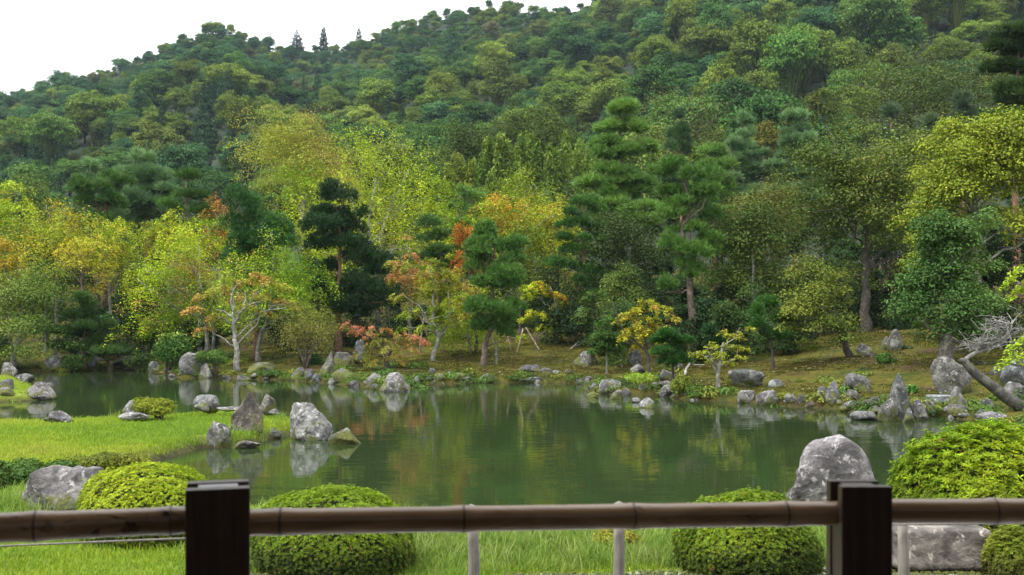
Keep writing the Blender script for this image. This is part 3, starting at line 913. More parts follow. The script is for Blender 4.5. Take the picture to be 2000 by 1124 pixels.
def azalea(px, base_py, top, w, label, cols, D=None, n=5200, L=.03, K=5, depth=.85, seed=1, bumps=.085, sprigs=0, aspect=.42, base_z=None, shade_tone=(.05, .075, .014), name='azalea_bush', cat='azalea bush', flat=.68, twigs=True, lift=.55, long_shoots=60):
    r = np.random.default_rng(seed)
    D = D or ground_hit(px, base_py)
    W = w / F * D
    Dc = D + W * depth * .45
    p = Plant(name, label, cat, 1000 + (px - 1000), Dc)
    W = w / F * Dc; Hh = wz(top, Dc) - p.o[2]
    P, N = dome_points(r, n, W, W * depth, Hh, bumps, flat)
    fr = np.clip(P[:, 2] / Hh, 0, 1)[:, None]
    # fresh lime tops over dark sides: the fall of light put into leaf colour
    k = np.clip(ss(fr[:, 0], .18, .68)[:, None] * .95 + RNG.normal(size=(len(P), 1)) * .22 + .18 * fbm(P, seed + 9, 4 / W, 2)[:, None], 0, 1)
    C = colours(P, cols, seed, 4 / W, var=.14) * k + np.asarray(shade_tone) * (1 - k) * np.exp(RNG.normal(size=(len(P), 1)) * .25)
    dead = RNG.uniform(size=(len(P), 1)) < .012
    C = np.where(dead, np.array([.2, .11, .035]), C)
    Pj = P + N * RNG.normal(size=(len(P), 1)) * L * .45
    b = Buf()
    if sprigs:
        # the sprays that face the path largest, each its own piece; the rest stay one mass
        view = -(Pj[:, 1]) * .9 + Pj[:, 2] * 1.0 + RNG.normal(size=len(P)) * .45
        ix = np.argsort(-view)[:sprigs * 3]; ix = ix[r.permutation(len(ix))[:sprigs]]
        rest = np.setdiff1d(np.arange(len(P)), ix)
    else: ix, rest = [], np.arange(len(P))
    rosettes(b, Pj[rest], N[rest] + RNG.normal(size=(len(rest), 3)) * .3 + [0, 0, .3], K, L, C[rest], aspect, lift)
    m = len(P) // 2                                           # inner leaves, the shade inside the shell put into their colour
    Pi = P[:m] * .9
    leaves(b, Pi, N[:m] + RNG.normal(size=(m, 3)) * .5, L * 1.3, np.repeat([list(shade_tone)], m, 0) * RNG.uniform(.6, 1.3, (m, 1)), .55)
    if long_shoots:
        q = r.choice(np.nonzero(P[:, 2] > Hh * .6)[0], long_shoots)
        for s_ in (1.2, 2.0):
            rosettes(b, P[q] + N[q] * L * s_ * r.uniform(.4, 1.1, (len(q), 1)), N[q] + [0, 0, .6], K, L, C[q] * 1.05, aspect, .9)
    fo = p.part('foliage', b.mesh('foliage', M_LEAF))
    if sprigs: tag(fo, kind='stuff')
    if sprigs:
        protos = []
        for k_ in range(8):
            bb = Buf(); rosettes(bb, np.zeros((1, 3)), np.array([[0, 0, 1.]]), K + 1, L * 1.15, np.array([[1., 1, 1]]), aspect, lift * .8)
            protos.append(bb.mesh('sprig', M_LEAF))
        for j, i in enumerate(ix):
            o = add('leaf_sprig', protos[j % 8], p.root, (Pj[i] + N[i] * L * .35).tolist(), C[i] * 1.05)
            o.rotation_euler = Vector((N[i] + r.normal(size=3) * .3 + [0, 0, .35]).tolist()).to_track_quat('Z', 'Y').to_euler()
    if twigs:  # solid core for the dense twigs, inner shade put into its dark colour
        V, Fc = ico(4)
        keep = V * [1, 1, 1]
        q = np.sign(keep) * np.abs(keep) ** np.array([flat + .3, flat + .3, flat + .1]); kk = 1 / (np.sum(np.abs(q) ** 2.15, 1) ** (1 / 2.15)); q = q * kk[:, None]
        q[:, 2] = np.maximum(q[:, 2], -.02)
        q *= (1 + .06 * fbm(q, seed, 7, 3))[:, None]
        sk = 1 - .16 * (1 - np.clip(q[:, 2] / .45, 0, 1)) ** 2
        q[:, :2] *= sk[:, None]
        me = mesh_np('twigs', q * [W / 2, W * depth / 2, Hh] * np.array([.86, .86, .88]), Fc, np.full((len(q), 3), 1.), M_TWIG_CORE, True)
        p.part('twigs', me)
    return p

def twig_core_material():
    m, N, L, o = new_mat('dark_twig_core')
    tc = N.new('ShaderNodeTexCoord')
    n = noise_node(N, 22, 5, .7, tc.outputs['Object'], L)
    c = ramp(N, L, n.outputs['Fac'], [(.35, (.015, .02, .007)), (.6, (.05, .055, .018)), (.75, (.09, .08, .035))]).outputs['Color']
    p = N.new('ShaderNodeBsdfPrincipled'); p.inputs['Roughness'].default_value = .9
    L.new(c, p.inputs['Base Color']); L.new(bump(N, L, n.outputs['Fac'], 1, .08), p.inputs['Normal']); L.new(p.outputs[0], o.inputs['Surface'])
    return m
M_TWIG_CORE = twig_core_material()

# ================================================================== THE FOREST ON THE HILL
def hill_proto(name, seed, R, n_main, n_sub, per, leaf, sub_r, zlo=-.45, trunk=True):
    b = Buf(); r = np.random.default_rng(seed)
    c = np.array([0, 0, R[2] * .95 + 3.0])
    cens = lobed_crown(b, c, R, n_main, n_sub, per, leaf, [(.82, .85, .8), (1.0, 1.0, 1.0), (1.2, 1.14, 1.05)], seed, sub_r, zlo=zlo, jit=.12, ragged=.2, fr=.5)
    if trunk:
        tube(b, [[0, 0, -2], [.2, 0, 3], [.1, .2, c[2]]], [.35, .28, .15], 6, (.45, .36, .3))
        for q in cens[::9]: tube(b, bez([.1, .1, c[2] * .5], [q[0] * .4, q[1] * .4, c[2] * .8], q, 4), [.14, .1, .07, .04], 5, (.45, .36, .3))
    return b.mesh(name, M_HILL)

def conifer_proto(name, seed, R, Hh, per=2600, leaf=.5):
    b = Buf(); r = np.random.default_rng(seed)
    t = 1 - np.sqrt(r.uniform(0, 1, per)); z = Hh * (.12 + .88 * t)
    tier = .78 + .22 * np.cos(z * 2 * np.pi / (Hh / 8))
    rad = R * (1 - t) ** .75 * tier * r.uniform(.35, 1.05, per) ** .6 + .1
    a = r.uniform(0, 6.283, per)
    P = np.stack([np.cos(a) * rad, np.sin(a) * rad, z - rad * .28], 1)
    out = np.stack([np.cos(a), np.sin(a), np.full(per, -.25)], 1)
    leaves(b, P, np.stack([np.cos(a) * .5, np.sin(a) * .5, np.ones(per)], 1) + r.normal(size=(per, 3)) * .4, leaf * r.uniform(.7, 1.2, per), np.full((per, 3), 1.) * np.exp(r.normal(size=(per, 1)) * .18), .5, .12, out)
    tube(b, [[0, 0, -2], [0, 0, Hh * .6], [0, 0, Hh]], [.3, .18, .03], 6, (.45, .36, .3))
    return b.mesh(name, M_HILL)

HP = [hill_proto('broadleaf_tree', 101, (5.6, 5.6, 4.6), 10, 13, 78, .33, .165),
      hill_proto('broadleaf_tree', 102, (6.2, 5.8, 4.2), 13, 11, 72, .33, .155),
      hill_proto('broadleaf_tree', 103, (5.0, 5.0, 5.2), 9, 14, 80, .33, .17),
      hill_proto('broadleaf_tree', 104, (5.8, 5.4, 4.0), 14, 10, 76, .32, .15),
      hill_proto('broadleaf_tree', 105, (5.2, 5.4, 4.8), 8, 16, 78, .33, .165),
      hill_proto('broadleaf_tree', 106, (6.4, 6.0, 3.6), 12, 12, 74, .32, .155)]
CP = [conifer_proto('cedar_tree', 111, 2.6, 13), conifer_proto('cedar_tree', 112, 2.2, 11.5)]

PAL = [('deep green', (.048, .112, .026)), ('blue green', (.055, .128, .048)), ('mid green', (.09, .175, .034)), ('yellow green', (.135, .195, .03)),
       ('olive', (.12, .155, .034)), ('rusty', (.125, .125, .05))]
PW = np.array([.27, .21, .27, .13, .11, .01])

def hill_positions():
    r = np.random.default_rng(33)
    out = []
    y = 100.0
    while y < 560:
        sp = 6.5 + .003 * y
        x = -.62 * y - 20
        while x < .62 * y + 20:
            out.append((x + r.uniform(-.42, .42) * sp, y + r.uniform(-.42, .42) * sp))
            x += sp
        y += sp * (.95 if y < 330 else .7)
    P = np.array(out)
    px = 1000 + F * P[:, 0] / P[:, 1]
    R = np.interp(px, RDIST[:, 0], RDIST[:, 1])
    return P[(P[:, 1] < R + 6)]

# an individual for the trees that stand out; (px, py of the crown's centre, distance, proto, colour, scale, label)
HP_XY = hill_positions()
HZ_ = terrain(HP_XY[:, 0], HP_XY[:, 1])
_r = np.random.default_rng(44)
h_n = len(HP_XY)
h_px = 1000 + F * HP_XY[:, 0] / HP_XY[:, 1]
patch = fbm(HP_XY, 51, .035, 2)
h_con = (_r.uniform(size=h_n) < np.where(fbm(HP_XY, 52, .02, 2) > .5, .4, .02))
h_con &= HP_XY[:, 1] < .8 * np.interp(h_px, RDIST[:, 0], RDIST[:, 1])
h_pal = np.array([_r.choice(6, p=PW) for _ in range(h_n)])
h_pal = np.where((patch > .25) & (_r.uniform(size=h_n) < .4), 3, h_pal)
h_pal = np.where((h_px < 700) & (HP_XY[:, 1] > 260) & (_r.uniform(size=h_n) < .5), 1, h_pal)  # far crowns at the left lean bluer, haze put into their colour
h_scl = np.clip(np.exp(_r.normal(size=h_n) * .28) * .66, .38, 1.2) * np.where(HP_XY[:, 1] > 360, .82, 1.0)
h_scl = np.where(h_px > 1250, h_scl * 1.28, h_scl)
h_scl = np.where(h_con, np.clip(h_scl, .5, .95), h_scl)
h_crest = ss(HP_XY[:, 1] / np.interp(h_px, RDIST[:, 0], RDIST[:, 1]), .8, .97)
h_scl = h_scl * (1 - .16 * h_crest)
h_pr = _r.integers(0, 6, h_n); h_rot = _r.uniform(0, 6.283, h_n)
h_py = HZ - (HZ_ + 6 * h_scl - H) / HP_XY[:, 1] * F
LINE = np.array([(-100, 420), (0, 370), (150, 335), (350, 335), (450, 260), (600, 225), (750, 270), (850, 275), (1000, 240), (1250, 190), (1400, 215), (1550, 235), (1650, 190), (1750, 100), (2000, 60)], float)
vis = (h_px > -15) & (h_px < 2015) & (h_py < np.interp(h_px, LINE[:, 0], LINE[:, 1])) & (h_py > -20)
# nobody sees the trees that stand below the garden's own tree line: keep a margin of them only
low = h_py > np.interp(h_px, LINE[:, 0], LINE[:, 1]) + 150
ord_ = np.argsort(HP_XY[:, 1] / h_scl)
ord_ = [i for i in ord_ if vis[i]]
big = set(ord_[:296])
KIND_LABEL = {0: 'deep green tree', 1: 'bluish green tree', 2: 'mid green tree', 3: 'yellowish green tree', 4: 'olive green tree', 5: 'rusty tinged tree', 9: 'pointed dark cedar'}
ORD = ['leftmost', 'second', 'third', 'fourth', 'fifth', 'sixth', 'seventh', 'eighth', 'ninth', 'tenth', 'eleventh', 'twelfth', 'thirteenth', 'fourteenth', 'fifteenth', 'sixteenth', 'seventeenth', 'eighteenth', 'nineteenth', 'twentieth']
def place_labels(rows, fmt):
    """rows: (object, phrase, px); alike neighbours are told apart by their order from the left"""
    by = {}
    for o, ph, px in rows: by.setdefault(ph, []).append((px, o))
    for ph, l in by.items():
        l.sort(key=lambda t: t[0])
        for n, (px, o) in enumerate(l):
            if len(l) == 1: o['label'] = ph
            elif n < 20: o['label'] = ph + (', leftmost' if n == 0 else ', %s from left' % ORD[n])
            else: o['label'] = ph + ', farther right'
stuff = []
HL = []
for i in range(h_n):
    x, y = HP_XY[i]
    if i in big:
        if h_con[i]:
            o = add('cedar_tree', CP[i % 2], None, (x, y, HZ_[i] - .3), (.036, .08, .034)); k = 9
        else:
            k = int(h_pal[i]); o = add('broadleaf_tree', HP[h_pr[i]], None, (x, y, HZ_[i] - (3.4 + 2.3 * h_crest[i]) * h_scl[i]), PAL[k][1])
            f = _r.uniform(.78, 1.25); o.color = (PAL[k][1][0] * f * _r.uniform(.9, 1.12), PAL[k][1][1] * f, PAL[k][1][2] * f, 1)
        o.rotation_euler.z = h_rot[i]; o.scale = (h_scl[i] * _r.uniform(.9, 1.12), h_scl[i] * _r.uniform(.9, 1.12), h_scl[i] * _r.uniform(1.05, 1.4))
        HL.append((o, k, h_px[i], h_py[i]))
    elif not low[i] and -120 < h_px[i] < 2120:
        stuff.append(i)
def hill_zone(px, py):
    a = 'high on the hill' if py < 130 else 'halfway up the hill' if py < 230 else 'low on the hill'
    z = [(200, 'at the ridge foot'), (350, 'on the ridge shoulder'), (520, 'beneath the rounded peak'), (720, 'below the ridge cedars'), (930, 'behind the yellow tree'), (1150, 'above the bamboo'),
         (1330, 'above the tallest pine'), (1520, 'above the leaning pine'), (1700, 'near the umbrella tree'), (9999, 'above the huge olive oak')]
    return a + ' ' + next(t for q, t in z if px < q)
for o, k, px, py in HL: tag(o, None, 'tree', 'trees that cover the hillside')
place_labels([(o, KIND_LABEL[k] + ' ' + hill_zone(px, py), px) for o, k, px, py in HL], None)
srcs = [(m, c) for m in HP for _, c in PAL] + [(m, (.036, .08, .034)) for m in CP]
stuff = np.array(stuff)
idx = np.where(h_con[stuff], 36 + stuff % 2, h_pr[stuff] * 6 + h_pal[stuff])
st_p = np.stack([HP_XY[stuff, 0], HP_XY[stuff, 1], HZ_[stuff] - (3.4 + 2.3 * h_crest[stuff]) * h_scl[stuff]], 1)
st_r = np.stack([0 * stuff, 0 * stuff, h_rot[stuff]], 1)
scatter('hillside_forest', st_p, st_r, h_scl[stuff][:, None] * np.array([1, 1, 1.22]), idx, srcs)
# low growth that closes the gaps between the crowns
r_ = np.random.default_rng(9)
gx = r_.uniform(-.6, .6, 12000); gy = 110 + 350 * np.sqrt(r_.uniform(0, 1, 12000)); gx = gx * gy
gpx = 1000 + F * gx / gy
ok = gy < np.interp(gpx, RDIST[:, 0], RDIST[:, 1])
gx, gy, gpx = gx[ok], gy[ok], gpx[ok]
g_z = terrain(gx, gy)
keep = (HZ - (g_z - H) / gy * F) < np.interp(gpx, LINE[:, 0], LINE[:, 1]) + 60
gx, gy, g_z = gx[keep], gy[keep], g_z[keep]
scatter('hillside_undergrowth', np.stack([gx, gy, g_z - 1.6], 1), np.stack([0 * gx, 0 * gx, r_.uniform(0, 6.28, len(gx))], 1), r_.uniform(.16, .28, len(gx)),
        r_.integers(0, 36, len(gx)), srcs[:36])

def hill_tree(px, py_top, D, me, w_m, h_m, col, label, name='broadleaf_tree'):
    x = wx(px, D); top = wz(py_top, D)
    bb = np.empty(len(me.vertices) * 3, np.float32); me.vertices.foreach_get('co', bb); bb = bb.reshape(-1, 3)
    mz = bb[:, 2].max(); mw = bb[:, 0].max() - bb[:, 0].min()
    o = add(name, me, None, None, col)
    s = h_m / mz; o.scale = (w_m / mw, w_m / mw, s); o.location = (x, D, top - h_m)
    o.rotation_euler.z = px
    tag(o, label, 'tree', 'trees that cover the hillside')
hill_tree(580, 58, 446, CP[0], 11.5, 15, (.03, .055, .035), 'broad cedar breaking the skyline in the saddle beside the rounded peak', 'cedar_tree')
hill_tree(632, 48, 446, CP[1], 7.5, 16, (.03, .055, .035), 'slim tall cedar on the skyline, middle of three ridge cedars', 'cedar_tree')
hill_tree(701, 48, 440, CP[0], 5.5, 13, (.03, .055, .035), 'small cedar on the skyline where the higher ridge begins to climb', 'cedar_tree')
hill_tree(1155, 4, 384, CP[1], 4.0, 10, (.03, .05, .03), 'tiny cedar top pricking the skyline of the high ridge', 'cedar_tree')
hill_tree(525, 140, 330, HP[4], 12, 13, (.095, .11, .03), 'olive brown domed tree standing alone halfway up the hill below the peak')
hill_tree(388, 122, 350, HP[1], 13, 11, (.08, .105, .03), 'dull olive spreading tree high on the hill under the rounded peak')
hill_tree(1700, 66, 215, HP[3], 9.5, 8.5, (.19, .235, .025), 'bright yellow green domed tree on the upper hill above the olive oak')
hill_tree(1400, 105, 205, HP[2], 12, 12, (.045, .115, .048), 'large blue green tree with cascading clumps on the hill above the tall pines')
hill_tree(1560, 118, 200, HP[5], 11, 9, (.075, .13, .03), 'wide mossy green tree on the hill above the umbrella shaped tree')
hill_tree(100, 222, 190, HP[0], 12.5, 13, (.10, .175, .035), 'large light green tree low on the hill above the bluish pines')

# ================================================================== TREES BEHIND THE POND
YG = [(.11, .19, .012), (.28, .38, .018), (.45, .50, .028)]
LG = [(.10, .21, .015), (.21, .33, .02), (.34, .41, .028)]
OG = [(.13, .2, .015), (.31, .37, .022), (.46, .43, .03)]
OR, RD, PK = (.50, .27, .03), (.42, .11, .035), (.46, .20, .09)
DG = [(.012, .030, .010), (.022, .048, .014), (.035, .065, .018)]
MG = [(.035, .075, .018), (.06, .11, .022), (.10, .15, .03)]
OL = [(.05, .08, .016), (.082, .115, .024), (.12, .15, .035)]
PN = ((.04, .10, .016), (.08, .17, .026))
PB = ((.10, .185, .075), (.17, .285, .12))
PF = ((.09, .185, .034), (.165, .29, .055))

# --- farthest row, at the foot of the hill
broad(900, 100, 238, 350, 150, OL, 'round olive oak at the foot of the hill behind the yellow maples', leaf=.28, per=150, r0=.3, nm=9, nsub=7)
broad(985, 104, 220, 340, 150, [(.06, .085, .018), (.095, .125, .028)], 'tall olive oak with a lumpy top behind the bamboo plumes', leaf=.28, per=150, r0=.3, nm=9, nsub=7)
broad(1078, 100, 208, 330, 140, OL, 'olive oak between the bamboo and the tall layered pine', leaf=.28, per=150, r0=.3)
broad(1335, 96, 182, 350, 200, [(.075, .095, .026), (.11, .125, .036), (.145, .15, .048)], 'wide brownish olive oak behind the two tallest pines', leaf=.26, per=170, r0=.3, nm=11, nsub=7)
broad(1790, 96, 96, 300, 300, [(.045, .07, .015), (.08, .11, .022), (.12, .15, .03)], 'huge olive oak with a broad dome under the hilltop', leaf=.28, per=170, r0=.4, nm=14, nsub=8, sub_r=.17)
broad(1930, 98, 100, 300, 240, [(.05, .065, .013), (.09, .10, .02)], 'second olive oak, half hidden by the dark conifer at the picture edge', leaf=.28, per=150, r0=.4, nm=10, nsub=8)
broad(1605, 95, 178, 232, 70, [(.06, .085, .018), (.10, .12, .025)], 'slender umbrella shaped tree with a bare leaning trunk', bpx=1640, path=[(1632, 300), (1612, 245), (1600, 215)], r0=.16, leaf=.24, per=110, nm=6, nsub=6, start=.7)
broad(1570, 97, 215, 330, 90, OL, 'small olive tree beside the umbrella shaped tree', leaf=.26, per=120, r0=.2)
broad(1490, 98, 240, 310, 80, [(.11, .12, .02), (.17, .165, .025)], 'small yellow green dome between two slim pines', leaf=.25, per=120, r0=.2)
broad(830, 98, 300, 380, 120, MG, 'dull green tree behind the tall yellow tree', leaf=.26, per=120, r0=.2)
broad(430, 96, 345, 450, 130, [(.03, .06, .026), (.05, .09, .035)], 'dark bluish tree between the pines and the tall yellow tree', leaf=.26, per=130, r0=.2)
broad(60, 94, 345, 430, 150, [(.07, .12, .025), (.11, .15, .03)], 'soft green tree behind the orange maples at the edge of the wood', leaf=.26, per=130, r0=.2)
broad(250, 95, 385, 500, 220, MG, 'dim green tree closing the gap under the bluish pines', leaf=.26, per=130, r0=.2)
bamboo(972, 84, 258, 420, 95, 'tall pale bamboo clump with a pointed plume beside the olive oaks')
bamboo(1030, 86, 252, 400, 80, 'bamboo plume rising just past the tallest bamboo clump')
bamboo(895, 82, 300, 430, 80, 'lower bamboo clump right behind the tall yellow tree', cols=((.14, .19, .03), (.24, .28, .05)))
bamboo(935, 83, 300, 440, 70, 'narrow bamboo clump between two taller ones')
bamboo(1115, 82, 245, 420, 110, 'broad bamboo clump leaning against the tall layered pine', culms=9)
bamboo(1385, 80, 268, 400, 90, 'fresh green bamboo clump between the tall pines')
bamboo(1265, 84, 300, 420, 60, 'thin bamboo plume wedged behind two pines')

feather_pine(285, 74, 300, 440, 130, 'large bluish pine with soft upswept needles behind the maples', PB, 6, L=.55, wn=.05, dens=.9, r0=.2)
feather_pine(180, 72, 320, 430, 110, 'bluish pine with a broken outline next to the large soft pine', PB, 5, L=.5, wn=.05, dens=.8, r0=.18)
pine(205, 66, [(190, 372, 80, 40), (225, 355, 60, 40), (170, 400, 60, 36), (235, 400, 60, 34), (200, 440, 90, 40)], 'dark pine with a crooked red trunk below the bluish pines', path=[(203, 440), (208, 405), (195, 375)], cols=PN, L=.35, wn=.04, r0=.17)
pine(362, 62, [(365, 345, 55, 26), (380, 385, 70, 26), (350, 408, 60, 26), (390, 415, 50, 24), (345, 440, 55, 26), (395, 445, 60, 24)], 'dark tiered pine standing against the hill by the red maple', cols=PN, L=.3, wn=.035)
feather_pine(1213, 62, 208, 440, 125, 'tallest pine, a light green column of open layers over the garden', PF, 10, L=.42, wn=.042, dens=.95, r0=.22, K=11, tw=.55)
feather_pine(1330, 80, 218, 360, 80, 'slim pale pine with spaced tiers before the brownish oak', ((.05, .10, .04), (.08, .15, .055)), 6, L=.45, wn=.05, dens=.8)
feather_pine(1455, 76, 228, 400, 100, 'slim blue green pine at the foot of the hill beyond the leaning pine', PB, 8, L=.45, wn=.048, dens=.9)
feather_pine(1552, 74, 222, 400, 100, 'blue green pine with long drooping tiers under the umbrella shaped tree', PB, 8, L=.45, wn=.048, dens=.9)
feather_pine(1395, 68, 290, 430, 110, 'fresh green pine just behind the leaning pine', PF, 6, L=.42, wn=.045, dens=.9)
feather_pine(1740, 74, 215, 330, 70, 'pale feathery pine tip at the foot of the huge olive oak', ((.06, .10, .05), (.10, .16, .075)), 4, L=.5, wn=.05, dens=.8)
feather_pine(1880, 70, 190, 330, 80, 'pale feathery pine in front of the second olive oak', ((.06, .10, .05), (.10, .16, .075)), 5, L=.5, wn=.05, dens=.8)
feather_pine(1810, 72, 235, 320, 90, 'short pale pine between the feathery pine tips and the golden tree', ((.07, .11, .05), (.11, .17, .075)), 4, L=.5, wn=.05, dens=.8)
feather_pine(1985, 50, 60, 330, 150, 'dark green conifer cut off by the picture edge', ((.03, .065, .012), (.05, .10, .018)), 9, L=.4, wn=.045, dens=1.2, r0=.22, tw=.65)

# --- the evergreens that fill the wood between the named trees
r_ = np.random.default_rng(5)
FP = []
for k in range(5):
    b = Buf(); lobed_crown(b, np.array([0, 0, 0.]), (2.2, 2.0, 2.1), 9, 7, 120, .2, [(.8, .82, .8), (1, 1, 1), (1.25, 1.2, 1.1)], 300 + k, .2, zlo=-.8)
    FP.append(b.mesh('crown', M_LEAF))
FT = Buf(); tube(FT, [[0, 0, -3.5], [.1, 0, -1], [0, .1, 1]], [.13, .1, .05], 6); FT = FT.mesh('trunk', M_BARK, True)
FLINE = np.array([(0, 480), (200, 480), (400, 470), (600, 420), (800, 440), (1000, 430), (1200, 420), (1400, 400), (1600, 380), (2000, 330)], float)
FC = [(.024, .052, .015), (.036, .075, .02), (.06, .11, .024), (.095, .145, .026), (.14, .175, .028)]
EV = []
ROWN = {57: 'first', 63: 'second', 71: 'third', 80: 'fourth', 90: 'last'}
EZ = [(250, 'the stone slab bridge'), (480, 'the grey trunks'), (700, 'the leaning shrubby tree'), (930, 'the spreading maple'), (1200, 'the prop poles'), (1450, 'the leaning pine'), (1700, 'the joined upright rocks'), (9999, 'the carved boulder')]
for D, off, step, hw in ((57, 150, 78, 88), (63, 95, 74, 80), (71, 50, 70, 76), (80, 0, 68, 74), (90, -50, 66, 70)):
    for px in np.arange(-30, 2040, step):
        px = px + r_.uniform(-.4, .4) * step
        top = np.interp(px, FLINE[:, 0], FLINE[:, 1]) + off + r_.uniform(-25, 25)
        s = hw * r_.uniform(.8, 1.25) / F * D / 4.4
        z = wz(top, D) - 2.4 * s
        x = wx(px, D); yy = D + r_.uniform(-2, 2)
        c = FC[min(4, int(abs(r_.normal()) * 1.1 + (0 if D < 60 else .9)))]
        o = root('evergreen_tree', (x, yy, gz(x, yy)), None, 'tree', 'evergreens filling the wood')
        EV.append((o, '%s evergreen, %s row of wood behind %s' % ('dark' if c[1] < .08 else 'mid green' if c[1] < .13 else 'light green', ROWN[D],
                   next(t for q, t in EZ if px < q)), px))
        cr = add('crown', FP[r_.integers(0, 5)], o, (0, 0, z - o.location.z)); cr.color = (*c, 1)
        cr.scale = (s * 1.1, s, s * r_.uniform(1.0, 1.4)); cr.rotation_euler.z = r_.uniform(0, 6.28)
        tr = add('trunk', FT, o, (0, 0, z - o.location.z)); tr.color = (.07, .06, .05, 1); tr.scale = (1, 1, max(1., (z - o.location.z) / 3.3))

place_labels(EV, None)

# --- the great yellow trees
broad(590, 76, 222, 420, 250, [(.21, .25, .035), (.30, .32, .045), (.35, .35, .05)], 'tall olive yellow tree with fine drooping leaves, biggest crown of the wood', leaf=.16, per=330, nm=14, nsub=9, r0=.3, sub_r=.15, jit=.16, ragged=.4, bark='pale', tip=(.33, .2, .08), tipw=.12)
maple(735, 64, 262, 500, 240, [(.25, .34, .018), (.40, .46, .022), (.33, .40, .025)], 'bright yellow tree with upswept sprays and many pale branches', name='broadleaf_tree', cat='tree', bpx=740, pads=64, per=215, leaf=.155,
      path=[(735, 540), (720, 440), (735, 350)], r0=.16, bark='pale', limbs=24, droop=-.2, tip=(.45, .2, .07), tipw=.05,
      extra=[([(738, 540), (715, 470), (690, 400), (655, 350)], .1, .02), ([(742, 540), (745, 450), (775, 380), (800, 330)], .11, .02), ([(735, 545), (700, 490), (660, 440)], .08, .02), ([(745, 520), (790, 460), (830, 410)], .08, .015)])
maple(585, 70, 320, 470, 130, YG, 'yellow maple in front of the tall olive yellow tree', pads=26, per=170, leaf=.17, tip=OR, tipw=.1, name='maple_tree')
maple(660, 66, 420, 520, 130, YG, 'yellow maple with an orange flush below the bright yellow tree', pads=24, per=170, leaf=.16, tip=OR, tipw=.25)
maple(860, 66, 330, 480, 120, YG, 'pale yellow maple under the lower bamboo', pads=26, per=170, leaf=.16, tip=OR, tipw=.05)
maple(900, 60, 400, 520, 110, YG, 'yellow green maple with a bare top twig behind the pruned pines', pads=22, per=180, leaf=.15, tip=OR, tipw=.12)
maple(1010, 66, 335, 440, 200, [(.17, .24, .02), (.27, .31, .02)], 'broad lime maple with a smooth dome below the bamboo', pads=36, per=200, leaf=.16, bark='pale')
maple(1000, 58, 385, 490, 170, OG, 'yellow maple with orange tips and thin bare branches mid slope', pads=34, per=190, leaf=.145, tip=OR, tipw=.35, bark='pale')
maple(1080, 60, 395, 500, 120, OG, 'golden maple next to the layered red trunk pine', pads=26, per=190, leaf=.145, tip=OR, tipw=.25)
broad(1015, 54, 470, 590, 110, [(.05, .085, .015), (.09, .13, .02)], 'olive evergreen bush like tree below the golden maples', leaf=.15, per=120, r0=.1)
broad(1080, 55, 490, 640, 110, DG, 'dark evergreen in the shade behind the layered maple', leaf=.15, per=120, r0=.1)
pine(855, 57, [(850, 440, 60, 30), (875, 462, 50, 28), (840, 470, 50, 28), (870, 495, 70, 30), (835, 505, 60, 30), (885, 525, 60, 28)], 'dark pruned pine in the yellow maples behind the wide spreading maple', cols=PN)
pine(918, 62, [(918, 385, 60, 32), (900, 410, 50, 28), (935, 420, 50, 26), (905, 445, 55, 28), (935, 450, 50, 26)], 'small soft green pine above the red maple', cols=PF, L=.26, wn=.032)
maple(915, 55, 440, 510, 62, [(.30, .16, .02), (.44, .15, .025)], 'vivid orange red maple between two pruned pines', pads=14, per=150, leaf=.13, bark='dark')
maple(800, 53, 465, 560, 90, OG, 'thin pinkish orange maple behind the wide spreading maple', pads=16, per=130, leaf=.13, tip=PK, tipw=.7)

# --- the wood at the left
maple(20, 60, 360, 470, 110, YG, 'pale yellow maple at the edge of the wood before the soft green tree', pads=24, per=180, leaf=.15, tip=OR, tipw=.2)
maple(110, 57, 398, 510, 220, [(.14, .21, .018), (.26, .31, .022), (.38, .37, .03)], 'broad golden green maple with orange top in front of the bluish pines', pads=44, per=200, leaf=.14, tip=OR, tipw=.15)
maple(-5, 52, 455, 530, 90, [(.35, .32, .02), (.46, .33, .03)], 'orange maple cut by the picture edge', pads=16, per=180, leaf=.13)
maple(215, 55, 430, 540, 120, OG, 'golden orange maple above the dark evergreens', pads=26, per=190, leaf=.135, tip=OR, tipw=.25)
maple(160, 53, 462, 540, 130, [(.38, .37, .025), (.48, .38, .03)], 'thin maple with flat amber sprays over the dark undergrowth', pads=16, per=130, leaf=.125, sparse=True, tip=OR, tipw=.3, bark='brown')
maple(330, 60, 420, 500, 120, OG, 'yellow maple with orange crown below the dark tiered pine', pads=24, per=180, leaf=.14, tip=OR, tipw=.25)
maple(425, 62, 392, 470, 110, [(.27, .23, .03), (.40, .17, .04), (.42, .14, .04)], 'rusty red maple beside the dense round pine', pads=22, per=180, leaf=.14, tip=RD, tipw=.1)
maple(390, 58, 425, 500, 100, YG, 'thin pale yellow maple in front of the rusty red maple', pads=20, per=140, leaf=.135, sparse=True, bark='pale')
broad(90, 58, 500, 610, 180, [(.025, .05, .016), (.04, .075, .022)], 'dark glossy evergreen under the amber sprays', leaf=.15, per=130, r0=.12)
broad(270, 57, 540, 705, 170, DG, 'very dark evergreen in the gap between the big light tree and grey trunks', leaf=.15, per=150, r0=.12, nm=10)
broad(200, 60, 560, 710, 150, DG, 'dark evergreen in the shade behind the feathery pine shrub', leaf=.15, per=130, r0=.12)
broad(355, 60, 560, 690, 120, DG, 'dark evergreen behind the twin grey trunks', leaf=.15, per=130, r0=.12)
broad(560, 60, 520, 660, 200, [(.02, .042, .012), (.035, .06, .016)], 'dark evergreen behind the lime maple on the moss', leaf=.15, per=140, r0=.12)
broad(760, 58, 500, 650, 160, DG, 'dark evergreen between the black green pine and the wide spreading maple', leaf=.15, per=140, r0=.12)
